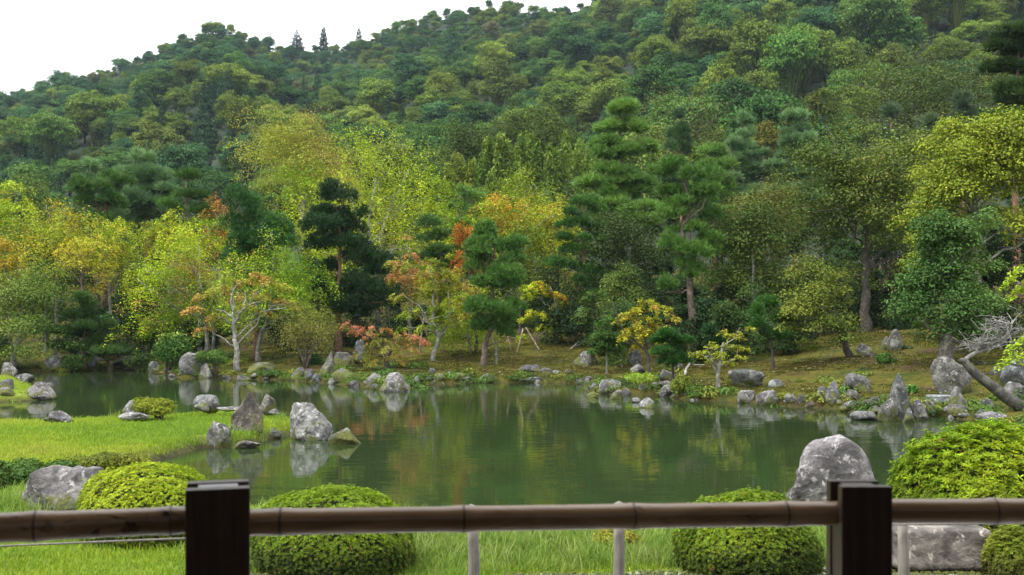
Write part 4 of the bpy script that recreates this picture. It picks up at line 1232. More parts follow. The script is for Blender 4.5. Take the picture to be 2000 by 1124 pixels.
broad(920, 58, 540, 660, 140, DG, 'dark evergreen behind the two trunk pine', leaf=.15, per=140, r0=.12)
pine(500, 51, [(490, 405, 60, 42), (470, 440, 60, 40), (520, 440, 60, 38), (545, 460, 50, 50), (465, 475, 70, 40), (515, 480, 90, 40), (550, 485, 40, 36), (480, 505, 70, 30)],
     'dense dark pine with a round shoulder above the lime maple', cols=((.032, .10, .02), (.065, .17, .032)), dens=1.6, r0=.17, full=1.5)
broad(45, 50, 520, 690, 200, [(.07, .125, .022), (.125, .19, .03), (.21, .26, .05)], 'big soft light green tree overhanging the pond end', bpx=20, bpy=698, leaf=.14, per=190, nm=12, nsub=7, r0=.2, bark='grey', tip=(.34, .30, .09), tipw=.15, aspect=.5, zlo=-.7)
broad(-30, 51, 560, 700, 120, MG, 'dim green tree beside the big soft tree at the pond end', leaf=.14, per=140, r0=.12)
feather_pine(165, 50.5, 578, 700, 120, 'soft feathery young pine leaning over the stone slab bridge', ((.045, .095, .02), (.07, .14, .03)), 6, L=.34, wn=.032, r0=.08, K=11, dens=1.1)
shrub(210, 52, 605, 695, 50, [(.05, .12, .04), (.08, .17, .06)], 'upright big leaved evergreen shrub next to the feathery young pine', leaf=.22, n=700, aspect=.38, lumps=7)
maple(350, 50.5, 448, 610, 200, YG, 'tall lime yellow maple on twin grey trunks with one long bare limb', bpx=406, bpy=690, path=[(403, 640), (398, 590), (380, 520)], r0=.13, bark='grey', pads=46, per=200, leaf=.125, tip=PK, tipw=.25,
      extra=[([(416, 688), (418, 640), (412, 600), (420, 550)], .09, .04), ([(402, 622), (370, 612), (338, 598), (300, 570), (268, 545)], .085, .03), ([(418, 632), (440, 615), (450, 600)], .05, .02)], limbs=10)
maple(545, 49, 470, 600, 210, LG, 'lime green maple with soft drooping layers and a curved grey trunk', bpx=505, bpy=694, path=[(508, 660), (523, 620), (530, 560)], r0=.13, bark='grey', pads=50, per=210, leaf=.12, tip=(.42, .3, .05), tipw=.12)
maple(460, 44.5, 528, 632, 230, [(.20, .27, .025), (.32, .31, .04), (.42, .25, .07)], 'open maple with salmon tinted sprays on a pale forked trunk by the water', bpx=463, bpy=709, path=[(462, 680), (457, 640), (456, 610)], r0=.14, bark='pale',
      per=170, leaf=.115, tip=PK, tipw=.45, limbs=6,
      boxes=[(385, 600, 50), (405, 575, 45), (400, 640, 36), (425, 615, 40), (430, 560, 44), (470, 545, 46), (500, 535, 40), (535, 550, 52), (510, 575, 46), (545, 585, 40), (575, 590, 44), (485, 595, 44), (450, 580, 40), (520, 610, 40), (555, 560, 36)],
      extra=[([(458, 632), (470, 610), (490, 595), (520, 588)], .07, .02), ([(456, 622), (440, 610), (420, 605)], .06, .015), ([(457, 610), (452, 590), (455, 570), (470, 550)], .065, .015), ([(472, 606), (480, 585), (478, 570)], .04, .012)])
shrub(597, 44, 588, 690, 110, [(.09, .13, .025), (.15, .18, .035), (.21, .21, .05)], 'loose willow like small tree leaning beside the tall cleft rocks', leaf=.1, n=4200, aspect=.34, lumps=14, name='small_tree', cat='small tree', bpy=712, stems=True, jit=.3)
pine(660, 50, [(668, 395, 62, 44), (650, 425, 60, 30), (690, 430, 60, 30), (665, 452, 90, 34), (645, 482, 70, 30), (695, 480, 60, 30), (715, 515, 80, 44), (735, 530, 50, 30), (640, 525, 36, 24), (715, 575, 92, 40), (650, 565, 60, 30), (645, 595, 70, 36), (700, 605, 90, 30)],
     'black green pruned pine with cushion tiers on a red brown trunk', bpx=662, bpy=690, path=[(660, 620), (656, 580), (664, 520), (662, 440), (668, 395)], cols=((.012, .040, .010), (.022, .062, .014)), dens=1.5, r0=.16, bark='red', full=1.5)
maple(750, 41.8, 628, 712, 150, [(.14, .2, .03), (.24, .26, .04), (.35, .27, .06)], 'low weeping maple with pink tips on a twisted stub trunk at the shore', bpx=752, bpy=727, path=[(756, 700), (764, 680), (755, 665)], r0=.13, bark='dark', per=190, leaf=.095, tip=(.46, .17, .10), tipw=.8, limbs=8, droop=.5,
      boxes=[(720, 640, 40), (755, 645, 44), (785, 655, 40), (815, 655, 42), (830, 665, 30), (800, 678, 44), (760, 672, 44), (725, 672, 44), (705, 690, 40), (735, 700, 44), (775, 695, 40), (720, 655, 36), (690, 640, 36), (675, 632, 26), (745, 660, 36)])
maple(845, 44, 500, 665, 190, [(.17, .24, .02), (.25, .29, .025), (.34, .32, .03)], 'wide spreading maple with an orange top and slim pale trunk near the water', bpx=842, bpy=718, path=[(848, 690), (856, 660), (846, 620), (850, 560)], r0=.12, bark='pale', per=210, leaf=.115, tip=PK, tipw=.45, limbs=10,
      boxes=[(845, 515, 60), (880, 530, 60), (815, 535, 60), (790, 520, 50), (770, 510, 40), (905, 555, 60), (860, 560, 70), (815, 565, 64), (785, 575, 50), (925, 585, 40), (885, 590, 60), (840, 600, 66), (800, 605, 50), (870, 625, 56), (830, 640, 50), (900, 615, 46), (780, 540, 50), (860, 535, 50), (790, 640, 36), (940, 600, 36)],
      extra=[([(858, 660), (872, 640), (880, 610), (875, 570)], .06, .02), ([(852, 655), (835, 630), (815, 600)], .055, .02)])
maple(905, 47, 560, 650, 130, LG, 'lime maple behind the pruned pine on a lichen covered trunk', bpx=917, bpy=710, path=[(918, 680), (915, 640), (918, 610)], r0=.09, bark='lichen', pads=26, per=190, leaf=.115, tip=OR, tipw=.1, extra=[([(918, 672), (905, 655), (895, 650)], .035, .015)])

pine(958, 43, [(968, 462, 62, 36), (940, 478, 48, 28), (985, 488, 60, 36), (955, 500, 60, 30), (1000, 510, 40, 28), (935, 522, 56, 34), (985, 540, 70, 40), (960, 560, 60, 26), (1005, 560, 40, 28), (940, 605, 60, 34), (985, 620, 80, 40), (1010, 605, 44, 30), (955, 640, 60, 34), (1000, 650, 50, 30)],
     'pruned pine with soft green cushions on a leaning dark trunk by the water', bpx=942, bpy=718, path=[(948, 680), (958, 640), (962, 560), (966, 470)], cols=((.046, .118, .018), (.092, .2, .032)), dens=1.35, r0=.15, bark='brown', full=1.3)
maple(1048, 50, 545, 660, 90, YG, 'small layered yellow maple with flat shelves beside the support poles', bpx=1086, bpy=668, path=[(1087, 620), (1083, 580), (1075, 560)], r0=.07, bark='lichen', per=190, leaf=.12, tip=OR, tipw=.45, limbs=7,
      boxes=[(1040, 558, 50), (1065, 565, 46), (1030, 575, 40), (1045, 610, 54), (1075, 615, 40), (1060, 635, 40), (1030, 620, 36), (1020, 655, 24), (1090, 575, 36)])
maple(1120, 52, 540, 640, 90, [(.12, .15, .015), (.24, .24, .02)], 'dim yellow maple at the foot of the layered red trunk pine', pads=14, per=150, leaf=.125, tip=OR, tipw=.3, r0=.07)
pine(1140, 51.5, [(1148, 398, 62, 36), (1125, 422, 50, 24), (1170, 412, 50, 26), (1120, 442, 60, 28), (1165, 445, 50, 22), (1108, 468, 40, 24), (1165, 472, 70, 24), (1120, 492, 56, 28), (1180, 500, 64, 30), (1090, 518, 56, 28), (1130, 525, 60, 26), (1180, 535, 70, 24), (1150, 555, 60, 34), (1160, 585, 50, 30)],
     'layered pine with flat shelves on a straight red trunk', bpx=1165, bpy=648, path=[(1158, 610), (1145, 560), (1141, 480), (1142, 405)], cols=((.044, .118, .02), (.088, .195, .034)), dens=1.3, r0=.15, bark='red')
broad(1222, 47, 520, 650, 100, [(.05, .09, .02), (.09, .14, .025), (.13, .18, .03)], 'fresh green bushy tree beside the leaning pine', leaf=.13, per=150, r0=.09, nm=10)
broad(1230, 50, 410, 560, 150, [(.045, .075, .018), (.08, .12, .025)], 'mottled green tree under the tallest pine', leaf=.15, per=150, r0=.12, nm=10)
broad(1110, 50, 560, 670, 130, DG, 'dark evergreen in the deep shade beside the layered pine', leaf=.14, per=140, r0=.1)
pine(1340, 45.5, [(1325, 325, 60, 40), (1365, 350, 70, 40), (1290, 345, 50, 36), (1310, 380, 70, 36), (1380, 385, 70, 36), (1345, 405, 80, 36), (1295, 425, 60, 36), (1390, 425, 60, 40), (1340, 450, 70, 30), (1300, 480, 60, 40), (1375, 500, 80, 46), (1325, 520, 70, 40), (1360, 540, 60, 34), (1310, 560, 50, 36), (1400, 470, 50, 30), (1330, 490, 80, 40)],
     'tall leaning pine with open cushions and a bare lower trunk above the shore', bpx=1360, bpy=672, path=[(1350, 600), (1344, 520), (1335, 450), (1348, 405), (1326, 325)], cols=((.054, .132, .018), (.105, .215, .032)), dens=1.0, L=.26, wn=.026, r0=.2, bark='brown')
# --- the darker wood at the right
broad(1470, 46, 400, 600, 190, [(.045, .08, .018), (.075, .12, .024), (.12, .16, .03)], 'glossy green tree filling the slope past the leaning pine', leaf=.15, per=170, r0=.14, nm=13)
broad(1500, 56, 355, 480, 190, [(.07, .09, .018), (.12, .13, .024), (.17, .16, .035)], 'yellowish evergreen with a paler top behind the glossy tree', leaf=.17, per=160, r0=.16, nm=11, tip=(.26, .24, .05), tipw=.2)
broad(1690, 44, 262, 530, 290, [(.05, .08, .015), (.085, .12, .02), (.13, .165, .03)], 'broad olive tree with a dense spreading crown over the mossy slope', bpx=1690, leaf=.16, per=230, r0=.24, bark='dark', nm=16, nsub=8, sub_r=.16, tip=(.21, .19, .045), tipw=.15, limbs=14)
broad(1905, 37, 232, 480, 260, [(.08, .13, .013), (.14, .20, .018), (.24, .28, .028)], 'golden green tree with big leaves and grey bare twigs', leaf=.14, per=300, r0=.22, bark='grey', nm=15, nsub=8, sub_r=.17, limbs=16, tip=(.32, .26, .03), tipw=.05, ragged=.6)
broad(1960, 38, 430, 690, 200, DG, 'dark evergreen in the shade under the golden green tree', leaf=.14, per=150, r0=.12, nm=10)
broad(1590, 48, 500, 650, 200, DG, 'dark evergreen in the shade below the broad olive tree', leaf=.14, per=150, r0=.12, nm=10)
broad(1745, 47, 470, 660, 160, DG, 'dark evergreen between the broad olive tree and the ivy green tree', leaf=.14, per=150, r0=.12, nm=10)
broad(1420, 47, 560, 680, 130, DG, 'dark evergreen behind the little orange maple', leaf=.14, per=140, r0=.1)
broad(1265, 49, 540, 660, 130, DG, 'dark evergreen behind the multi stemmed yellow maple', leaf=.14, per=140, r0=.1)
broad(1600, 35, 505, 672, 165, [(.10, .14, .02), (.16, .19, .028), (.21, .225, .035)], 'rounded tree turning orange on top with a leaning dark trunk', bpx=1662, bpy=695, path=[(1652, 665), (1640, 630), (1615, 580)], leaf=.1, per=150, r0=.14, bark='dark', nm=12, nsub=7, sub_r=.17, tip=(.34, .22, .06), tipw=.4, ragged=.7, jit=.24, limbs=12)
broad(1842, 31.5, 420, 655, 190, [(.06, .125, .028), (.115, .20, .045), (.19, .28, .065)], 'ivy green tree with large clumps over a thick grey trunk by the carved boulder', bpx=1842, depth=.8, bpy=740, path=[(1848, 690), (1855, 650), (1850, 560)], leaf=.115, per=260, r0=.3, bark='grey', nm=14, nsub=8, sub_r=.17, limbs=14, ragged=.6, zlo=-.7)
pine(1500, 35, [(1490, 600, 60, 30), (1470, 615, 44, 28), (1515, 628, 50, 30), (1480, 640, 50, 26), (1510, 660, 50, 24)], 'small bright green pine on the slope behind the little orange maple', bpx=1512, bpy=690, path=[(1505, 660), (1495, 610)], cols=((.025, .085, .012), (.045, .13, .02)), r0=.06, bark='dark', L=.2)
pine(1395, 37, [(1390, 655, 40, 30), (1400, 675, 36, 22)], 'seedling pine at the foot of the leaning pine', cols=((.02, .06, .014), (.03, .08, .02)), r0=.04, bark='dark')
pine(1312, 32, [(1312, 656, 50, 20), (1295, 668, 40, 22), (1330, 672, 40, 20), (1305, 690, 60, 24), (1325, 708, 40, 24), (1298, 712, 40, 22)], 'young bright green pine standing at the waterline', bpx=1312, bpy=742, path=[(1314, 700), (1310, 660)], cols=((.03, .10, .014), (.055, .15, .024)), r0=.05, bark='dark', L=.18, dens=1.3)
maple(1262, 37, 572, 690, 130, [(.19, .26, .018), (.31, .33, .022), (.40, .35, .03)], 'yellow maple with orange edges on several dark stems', bpx=1270, bpy=692, path=[(1262, 670), (1250, 640)], r0=.07, bark='dark', per=210, leaf=.105, tip=(.48, .25, .06), tipw=.3, limbs=9,
      boxes=[(1270, 590, 50), (1300, 605, 40), (1240, 605, 46), (1220, 620, 40), (1260, 620, 50), (1295, 635, 44), (1235, 640, 50), (1265, 650, 50), (1225, 655, 36), (1250, 672, 44), (1285, 660, 40), (1315, 620, 30)],
      extra=[([(1278, 690), (1290, 665), (1300, 640)], .05, .02), ([(1265, 690), (1240, 665), (1215, 640), (1195, 590)], .045, .012)])
maple(1400, 31, 640, 700, 120, [(.24, .28, .025), (.34, .32, .03)], 'little maple with coral tips on a pale twin stem at the shore', bpx=1402, bpy=755, path=[(1402, 730), (1408, 700), (1412, 670)], r0=.07, bark='pale', per=150, leaf=.085, tip=(.52, .18, .06), tipw=.6, limbs=7,
      boxes=[(1418, 650, 34), (1445, 655, 36), (1430, 675, 36), (1400, 675, 36), (1375, 685, 40), (1355, 690, 30), (1455, 680, 30), (1440, 695, 30), (1410, 690, 36), (1390, 700, 34), (1425, 708, 30), (1470, 640, 24)],
      extra=[([(1402, 730), (1390, 712), (1375, 695)], .04, .012)])
broad(1185, 40, 622, 690, 62, [(.045, .10, .016), (.075, .15, .022)], 'tidy green evergreen bush by the white spotted boulder', leaf=.1, per=140, r0=.05, nm=7, bpy=694)

SG = [(.028, .058, .014), (.05, .095, .02), (.08, .135, .028)]
for px, D, top, bot, w, cols, label in [
    (1372, 41, 585, 700, 90, DG, 'dark round shrub at the foot of the leaning pine'),
    (1432, 39, 592, 700, 90, SG, 'dense green shrub between the leaning pine and the small bright pine'),
    (1480, 42, 560, 690, 100, SG, 'tall dim shrub behind the small bright green pine'),
    (1548, 40, 590, 692, 90, DG, 'dark shrub squeezed behind the rounded tree turning orange'),
    (1690, 46, 570, 668, 110, DG, 'dark shrub on top of the mossy slope above the joined upright rocks'),
    (1775, 44, 580, 668, 110, DG, 'dark shrub on top of the slope beside the ivy green tree'),
    (1925, 34, 560, 700, 130, DG, 'dark shrub filling the shade behind the dead twigs'),
    (1160, 43, 570, 690, 70, SG, 'leafy shrub under the layered pine'),
    (1215, 42, 590, 700, 80, SG, 'leafy shrub behind the tidy evergreen bush'),
    (1310, 43, 600, 690, 70, DG, 'dark shrub behind the yellow maple with dark stems'),
    (700, 52, 600, 690, 90, DG, 'dark shrub behind the dark upright rock'),
    (585, 54, 590, 690, 90, DG, 'dark shrub behind the curved grey trunk')]:
    broad(px, D, top, bot, w, cols, label, leaf=.12, per=150, r0=.05, nm=8, nsub=7, name='shrub', cat='shrub', zlo=-.8)

# lone stems on the moss
def lone_trunk(px, by, path, r0, bark, label, limbs_=()):
    p = Plant('bare_trunk', label, 'tree trunk', px, None, px, by)
    trunk_and_limbs(p, path, r0, [], bark, 0, seed=px, extra=limbs_, r1=r0 * .6)
lone_trunk(968, 711, [(969, 690), (967, 660)], .075, 'lichen', 'short lichen covered trunk standing right behind the leaning pine trunk')
lone_trunk(1048, 684, [(1047, 665), (1044, 650)], .08, 'brown', 'stubby brown trunk between the crossed support poles', [([(1047, 668), (1056, 655), (1066, 645)], .04, .02)])
lone_trunk(930, 690, [(930, 660), (925, 620)], .08, 'dark', 'dark trunk in the shade beside the lichen covered one')
lone_trunk(820, 690, [(822, 660), (830, 610)], .06, 'grey', 'slim grey stem behind the wide spreading maple')

# poles that prop up the branches
def support_pole(a, b_, label):
    D = ground_hit(a[0], a[1]) - .1
    p0 = np.array([wx(a[0], D), D, wz(a[1], D) - .05]); p1 = np.array([wx(b_[0], D), D + .35, wz(b_[1], D)])
    bb = Buf(); tube(bb, np.linspace(p0, p1, 4), .035, 7, (1, 1, 1))
    tag(add('support_pole', bb.mesh('support_pole', M_BARK, True), None, None, (.24, .18, .115)), label, 'support pole', 'poles propping up branches')
support_pole((1008, 693), (1022, 642), 'upright bamboo coloured prop pole on the moss by the layered maple')
support_pole((1058, 690), (1027, 640), 'long prop pole slanting across the brown stub trunk')
support_pole((998, 685), (990, 652), 'thin prop pole half hidden by the leaning pine')
support_pole((840, 668), (812, 600), 'prop pole slanting under the wide spreading maple')
support_pole((800, 655), (818, 612), 'short crossing prop pole under the wide spreading maple')

# fallen boughs and roots on the slope
def bough(path, r0, label, bark='grey', name='fallen_branch'):
    b = Buf(); D = [ground_hit(*q) for q in path]
    pts = np.array([[wx(q[0], d), d, gz(wx(q[0], d), d) + .05 + (.15 if i % 2 else 0)] for i, (q, d) in enumerate(zip(path, D))])
    tube(b, smooth_path(pts, 8, .03, int(path[0][0])), np.linspace(r0, r0 * .4, 8), 6)
    tag(add(name, b.mesh(name, M_BARK, True), None, None, BARK[bark]), label, 'branch')
bough([(1115, 685), (1130, 678), (1158, 668)], .05, 'grey fallen branch on the moss above the white spotted boulder')
bough([(1125, 680), (1140, 677), (1160, 678)], .04, 'second fallen branch touching the first on the moss')
bough([(1338, 735), (1346, 722), (1356, 716), (1374, 724)], .05, 'pale bent root on bare soil beside the young pine', 'pale', 'root')

# --- the dead pine leaning at the right
def dead_tree():
    p = Plant('dead_tree', 'dead grey tree leaning out over boulders with a fan of bare twigs', 'dead tree', 1990, 23.6, 2010, 800)
    b = Buf()
    path = smooth_path(np.array([p.at(*q) for q in [(2015, 800), (1985, 790), (1945, 760), (1905, 730), (1886, 708), (1880, 702)]]), 14, .01, 3)
    tube(b, path, np.linspace(.17, .075, 14), 9)
    p.part('trunk', b.mesh('trunk', M_BARK, True), (.07, .066, .055))
    t = Buf(); r = np.random.default_rng(4)
    limb = smooth_path(np.array([p.at(*q) for q in [(1884, 704), (1905, 690), (1930, 682), (1955, 672), (1972, 655), (1976, 635)]]), 12, .01, 5)
    tube(t, limb, np.linspace(.055, .018, 12), 7)
    p.part('limb', t.mesh('limb', M_BARK, True), (.22, .21, .195))
    w = Buf()
    for i in range(75):
        k = r.integers(3, 12); a = limb[k]
        ang = r.uniform(1.9, 3.6) if r.uniform() < .75 else r.uniform(-.6, 1.6)
        l = r.uniform(.25, .75)
        e = a + np.array([math.cos(ang) * l, r.normal() * .22, math.sin(ang) * l * .45 + .05])
        q = bez(a, (a + e) / 2 + [0, 0, .12], e, 6) + r.normal(size=(6, 3)) * .018; q[0] = a
        tube(w, q, np.linspace(.013, .005, 6), 5)
        for j in range(3):
            m = q[r.integers(2, 6)]; f = m + [-.12 * r.uniform(.2, 1.6), r.normal() * .1, r.normal() * .12]
            tube(w, bez(m, (m + f) / 2 + [0, 0, .03], f, 3), [.007, .006, .004], 4)
    tag(p.part('twigs', w.mesh('twigs', M_BARK, True), (.21, .2, .188)), kind='stuff')
dead_tree()

# --- a maple outside the picture whose branch reaches in
def reaching_maple():
    p = Plant('maple_tree', 'bright lime maple branch reaching in at the picture edge', 'maple tree', 2110, 15.0, 2190, None)
    b = Buf(); r = np.random.default_rng(8)
    pads = [(1985, 528, 50), (2015, 545, 60), (1972, 552, 30), (1990, 570, 36), (2040, 520, 70), (2060, 480, 80), (2090, 600, 90), (2035, 650, 60), (1995, 672, 44), (1978, 695, 44), (1962, 708, 34), (2010, 690, 50), (2060, 700, 70), (2120, 500, 120), (2140, 640, 100)]
    cens = []
    for qx, qy, qw in pads:
        c = p.at(qx, qy, r.uniform(-.2, .2)); pr = qw * p.u * .5; cens.append(c)
        n = int(150 * (pr / .25) ** 1.3)
        a = r.uniform(0, 6.283, n); rr = np.sqrt(r.uniform(0, 1, n)) * pr
        P = c + np.stack([np.cos(a) * rr, np.sin(a) * rr, (np.cos(a) * rr) * .75 - rr * .2 + r.normal(size=n) * .03], 1)
        leaves(b, P, np.array([-.4, 0, 1]) + r.normal(size=(n, 3)) * .45, .07 * r.uniform(.7, 1.2, n), colours(P, [(.24, .36, .02), (.33, .42, .03)], 3, 3), .6)
    p.part('crown', b.mesh('crown', M_LEAF))
    trunk_and_limbs(p, [(2180, 800), (2150, 600), (2130, 480)], .1, cens, 'grey', 14, seed=4, start=.3)
reaching_maple()

# ================================================================== ROCKS
W_, B_ = (1.14, 1.13, 1.1), (.75, .76, .8)
rock(105, 725, 62, 36, 'triangular grey boulder at the water beside the stone slab bridge', taper=.65, tint=W_, seed=31)
rock(181, 722, 20, 22, 'small dark upright stone where the slab bridge meets the bank', tint=B_)
rock(255, 722, 40, 17, 'added dark block for the shaded gap under the far end of the stone slab bridge', tint=(.5, .5, .5), flat=.6)  # added where only shade lies under the slab, darkened by its tint
rock(228, 721, 34, 16, 'added dark block for the shaded gap under the middle of the stone slab bridge', tint=(.45, .45, .45), flat=.6)  # dark tint stands for the shade of the gap
rock(300, 725, 27, 19, 'dim rock below the yellow leaved shrub', tint=B_)
rock(371, 735, 46, 47, 'tall blocky lichened rock under the clipped shrub', tint=W_, taper=.2, lean=.15, seed=34)
rock(399, 739, 28, 29, 'small pale pointed rock in front of the tall blocky rock', tint=(1.35, 1.32, 1.2), taper=.6, facets=16)
rock(474, 744, 26, 9, 'low grey stone in the water near the pale forked trunk', tint=B_, taper=.2)
rock(508, 730, 56, 22, 'mossy mound of rock on the bank past the pale forked trunk', moss=.5)
rock(580, 742, 28, 25, 'moss backed wedge of stone on the bank', moss=.35, lean=.2)
rock(603, 745, 20, 24, 'dark stone with a moss cap beside the bluish one', moss=.2, tint=B_)
rock(615, 748, 18, 18, 'small bluish grey stone at the foot of the tall cleft rock', tint=(1.05, 1.12, 1.25), taper=.4)
rock(636, 740, 32, 54, 'tall cleft rock on the shore beside the leaning willow like tree', taper=.25, lean=.12, seed=35, tint=(1, 1, .92), moss=.15)
rock(668, 716, 40, 28, 'broad mossy block joined to the tall cleft rock', D=43.2, moss=.25, flat=.5, taper=.15)
rock(703, 704, 27, 40, 'dark upright rock behind the low weeping maple', tint=(.7, .72, .8), D=44.5)
rock(668, 746, 42, 26, 'rounded rock with an orange moss cap at the shore', moss=.5)
rock(652, 751, 24, 14, 'pale spiky stone at the waterline below the moss capped rock', tint=W_)
rock(690, 756, 22, 12, 'low dark stone between two shoreline boulders', tint=B_)
rock(731, 757, 34, 28, 'grey boulder leaning behind the big pale boulder', tint=(1, .98, .95), D=36.4)
rock(767, 766, 58, 38, 'big pale rounded boulder standing in the water below the weeping maple', tint=(1.4, 1.38, 1.34), taper=.3, seed=36)
rock(813, 754, 14, 18, 'small pointed pale stone beside the big pale boulder', tint=W_, taper=.55)
rock(843, 730, 16, 11, 'stone at the foot of the slim pale maple trunk', tint=B_)
rock(860, 743, 22, 14, 'brown grey stone on the bank beneath the spreading maple', tint=(1.1, .98, .85))
rock(879, 736, 16, 10, 'little pale stone on a mossy ledge', tint=W_)
rock(895, 745, 30, 16, 'bulging cushion of moss over stone at the waterline', moss=.8, flat=.3)
rock(950, 746, 32, 16, 'light faced rock in the bank below the leaning pine', tint=W_, taper=.5)
rock(1033, 727, 48, 14, 'long flat dark rock lying on the bank', tint=(.6, .6, .6), flat=.4)
rock(1066, 731, 26, 13, 'stone at the end of the long flat dark rock', tint=(.8, .8, .8))
rock(1088, 733, 18, 10, 'pale stone trailing after the long flat dark rock', tint=W_)
rock(1042, 748, 42, 11, 'smooth low slab at the waterline below the long flat rock', tint=(1, 1.03, 1.05), flat=.4)
rock(1110, 731, 18, 9, 'rounded brown stone on the bank near the ferns', tint=(.95, .9, .8))
rock(1145, 716, 46, 31, 'white spotted boulder with twin peaks on the moss slope', tint=(1.2, 1.2, 1.15), taper=.45, seed=39, rough=1.5, moss=.15)
rock(1241, 716, 26, 34, 'bluish upright rock under the yellow maple', tint=(1.15, 1.2, 1.28), taper=.1)
rock(1247, 732, 30, 20, 'rounded rock at the foot of the bluish upright rock', tint=W_)
rock(1304, 744, 32, 22, 'dark rock around the stem of the young pine', tint=(.75, .75, .75))
rock(1193, 768, 45, 26, 'square topped grey block by the bright grass clump', tint=W_, flat=.7, taper=.1, facets=7)
rock(1162, 765, 22, 17, 'dim stone next to the square topped block', tint=B_)
rock(1205, 780, 28, 18, 'lumpy stone standing in the water before the square topped block', tint=W_)
rock(1224, 773, 16, 15, 'small stone behind the lumpy one in the water', tint=(1, 1, 1))
rock(1158, 777, 24, 12, 'stone islet wholly capped with bright moss', moss=1.0)
rock(1244, 787, 20, 10, 'flat stone lying just above the water', tint=(1.1, 1.1, 1.1), flat=.3)
rock(1264, 797, 32, 20, 'white streaked rock rising alone from the water', tint=(1.4, 1.4, 1.38), taper=.45)
rock(1302, 776, 29, 24, 'domed pale rock at the waterline under the young pine', tint=(1.3, 1.28, 1.24))
rock(1297, 757, 50, 12, 'flat ledge of rock behind the domed pale rock', tint=W_, flat=.5)
rock(1255, 764, 18, 13, 'dark stone in the bright grass clump', tint=(.6, .6, .6))
rock(1328, 724, 16, 22, 'little white stone above the young pine roots', tint=(1.45, 1.45, 1.4))
rock(1462, 758, 66, 36, 'wide pale block with a yellow lichen patch on the slope', tint=(1.05, 1.12, 1.05), flat=.55, taper=.12, facets=8, moss=.1, seed=40)
rock(1437, 740, 28, 18, 'purplish rock behind the wide pale block', tint=(1, .85, .88), D=33.5)
rock(1519, 758, 32, 17, 'smooth bluish stone resting on green cushions', tint=(1.2, 1.3, 1.42), facets=20, rough=.5)
rock(1460, 788, 34, 25, 'rugged grey rock first in the row of shoreline rocks', tint=W_)
rock(1503, 793, 48, 31, 'largest spotted rock in the row along the shoreline', tint=(1.2, 1.18, 1.2), rough=1.4)
rock(1545, 791, 26, 22, 'mossy footed rock after the largest spotted rock', tint=(1.1, 1.1, 1.05), moss=.15)
rock(1567, 792, 15, 22, 'narrow dark rock ending the shoreline row', tint=B_)
rock(1583, 797, 20, 14, 'reddish topped stone at the waterline', tint=(1.2, .9, .7), moss=.25)
rock(1606, 782, 18, 27, 'slim rock beside the split standing stone', tint=(.85, .85, .88))
rock(1627, 791, 27, 48, 'split standing stone at the waterline', tint=(1, .98, 1.02), taper=.4, lean=.2)
rock(1677, 768, 55, 38, 'dark knobbly boulder on the bank above the mossy ledge', tint=(.85, .85, .86), rough=1.6, taper=.2)
rock(1665, 783, 36, 22, 'rounded stone supporting the knobbly boulder', tint=(.9, .9, .85), moss=.15)
rock(1670, 799, 40, 16, 'low pale rocks at the waterline under the knobbly boulder', tint=W_)
rock(1706, 797, 32, 22, 'dark stone pier under the slab walkway', tint=(.5, .5, .5))
rock(1690, 822, 52, 18, 'flat topped rock step lying in the water', tint=(1.15, 1.15, 1.15), flat=.7, taper=.05, facets=7)
rock(1757, 822, 46, 92, 'tallest standing stone of the waterfall group', tint=(.95, 1, .98), taper=.4, lean=.1, seed=77, depth=.7, facets=9)
rock(1738, 823, 42, 46, 'shoulder rock leaning against the tallest standing stone', tint=(1.1, 1.1, 1.05), taper=.6, lean=.15, D=23.2)
rock(1776, 821, 28, 48, 'dark companion stone close behind the tallest standing stone', tint=(.65, .66, .68), taper=.3, D=23.8)
rock(1779, 825, 26, 28, 'pointed small stone at the foot of the standing stones', tint=(1, 1, 1), taper=.7, D=23)
rock(1800, 821, 28, 40, 'rough slanting stone beside the standing stones', tint=W_, lean=-.25, rough=1.4)
rock(1818, 812, 24, 30, 'white veined stone at the end of the slab bridge', tint=(1.3, 1.3, 1.3))
rock(1880, 801, 42, 46, 'peaked grey rock below the carved boulder', tint=(1.15, 1.13, 1.1), taper=.6)
rock(1878, 813, 56, 22, 'broad low rock under the peaked grey rock', tint=(.9, .88, .8), moss=.15, flat=.3)
rock(1867, 773, 78, 76, 'huge carved looking boulder with swirling grain in front of the thick trunk', tint=(1.15, 1.13, 1.06), taper=.28, flat=.4, seed=78, rough=1.1, lean=-.12)
rock(1933, 803, 30, 24, 'grey rock half covered by green cushions beside the dead tree', tint=(1, 1, 1))
rock(1946, 826, 66, 21, 'low black flecked rock sloping into the water', tint=(1.25, 1.25, 1.25), taper=.5, rough=1.4)
rock(1988, 792, 62, 46, 'pale boulder behind the dead trunk', tint=(1.15, 1.12, 1.1), D=25.2)
rock(2005, 768, 84, 66, 'big bluish cliff like rock at the picture edge', tint=(.8, .86, .92), flat=.3, taper=.15, D=27, facets=8)
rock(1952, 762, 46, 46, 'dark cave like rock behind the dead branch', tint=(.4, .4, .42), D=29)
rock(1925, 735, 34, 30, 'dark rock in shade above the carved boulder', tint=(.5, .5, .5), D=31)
rock(1695, 698, 36, 27, 'leaning white flecked rock on the shaded slope', tint=W_, lean=-.3)
rock(1733, 685, 20, 28, 'shorter of two joined upright rocks on the shaded slope', tint=(1, 1, 1), taper=.4)
rock(1752, 687, 28, 44, 'taller of two joined upright rocks on the shaded slope', tint=(1.15, 1.15, 1.12), taper=.35)
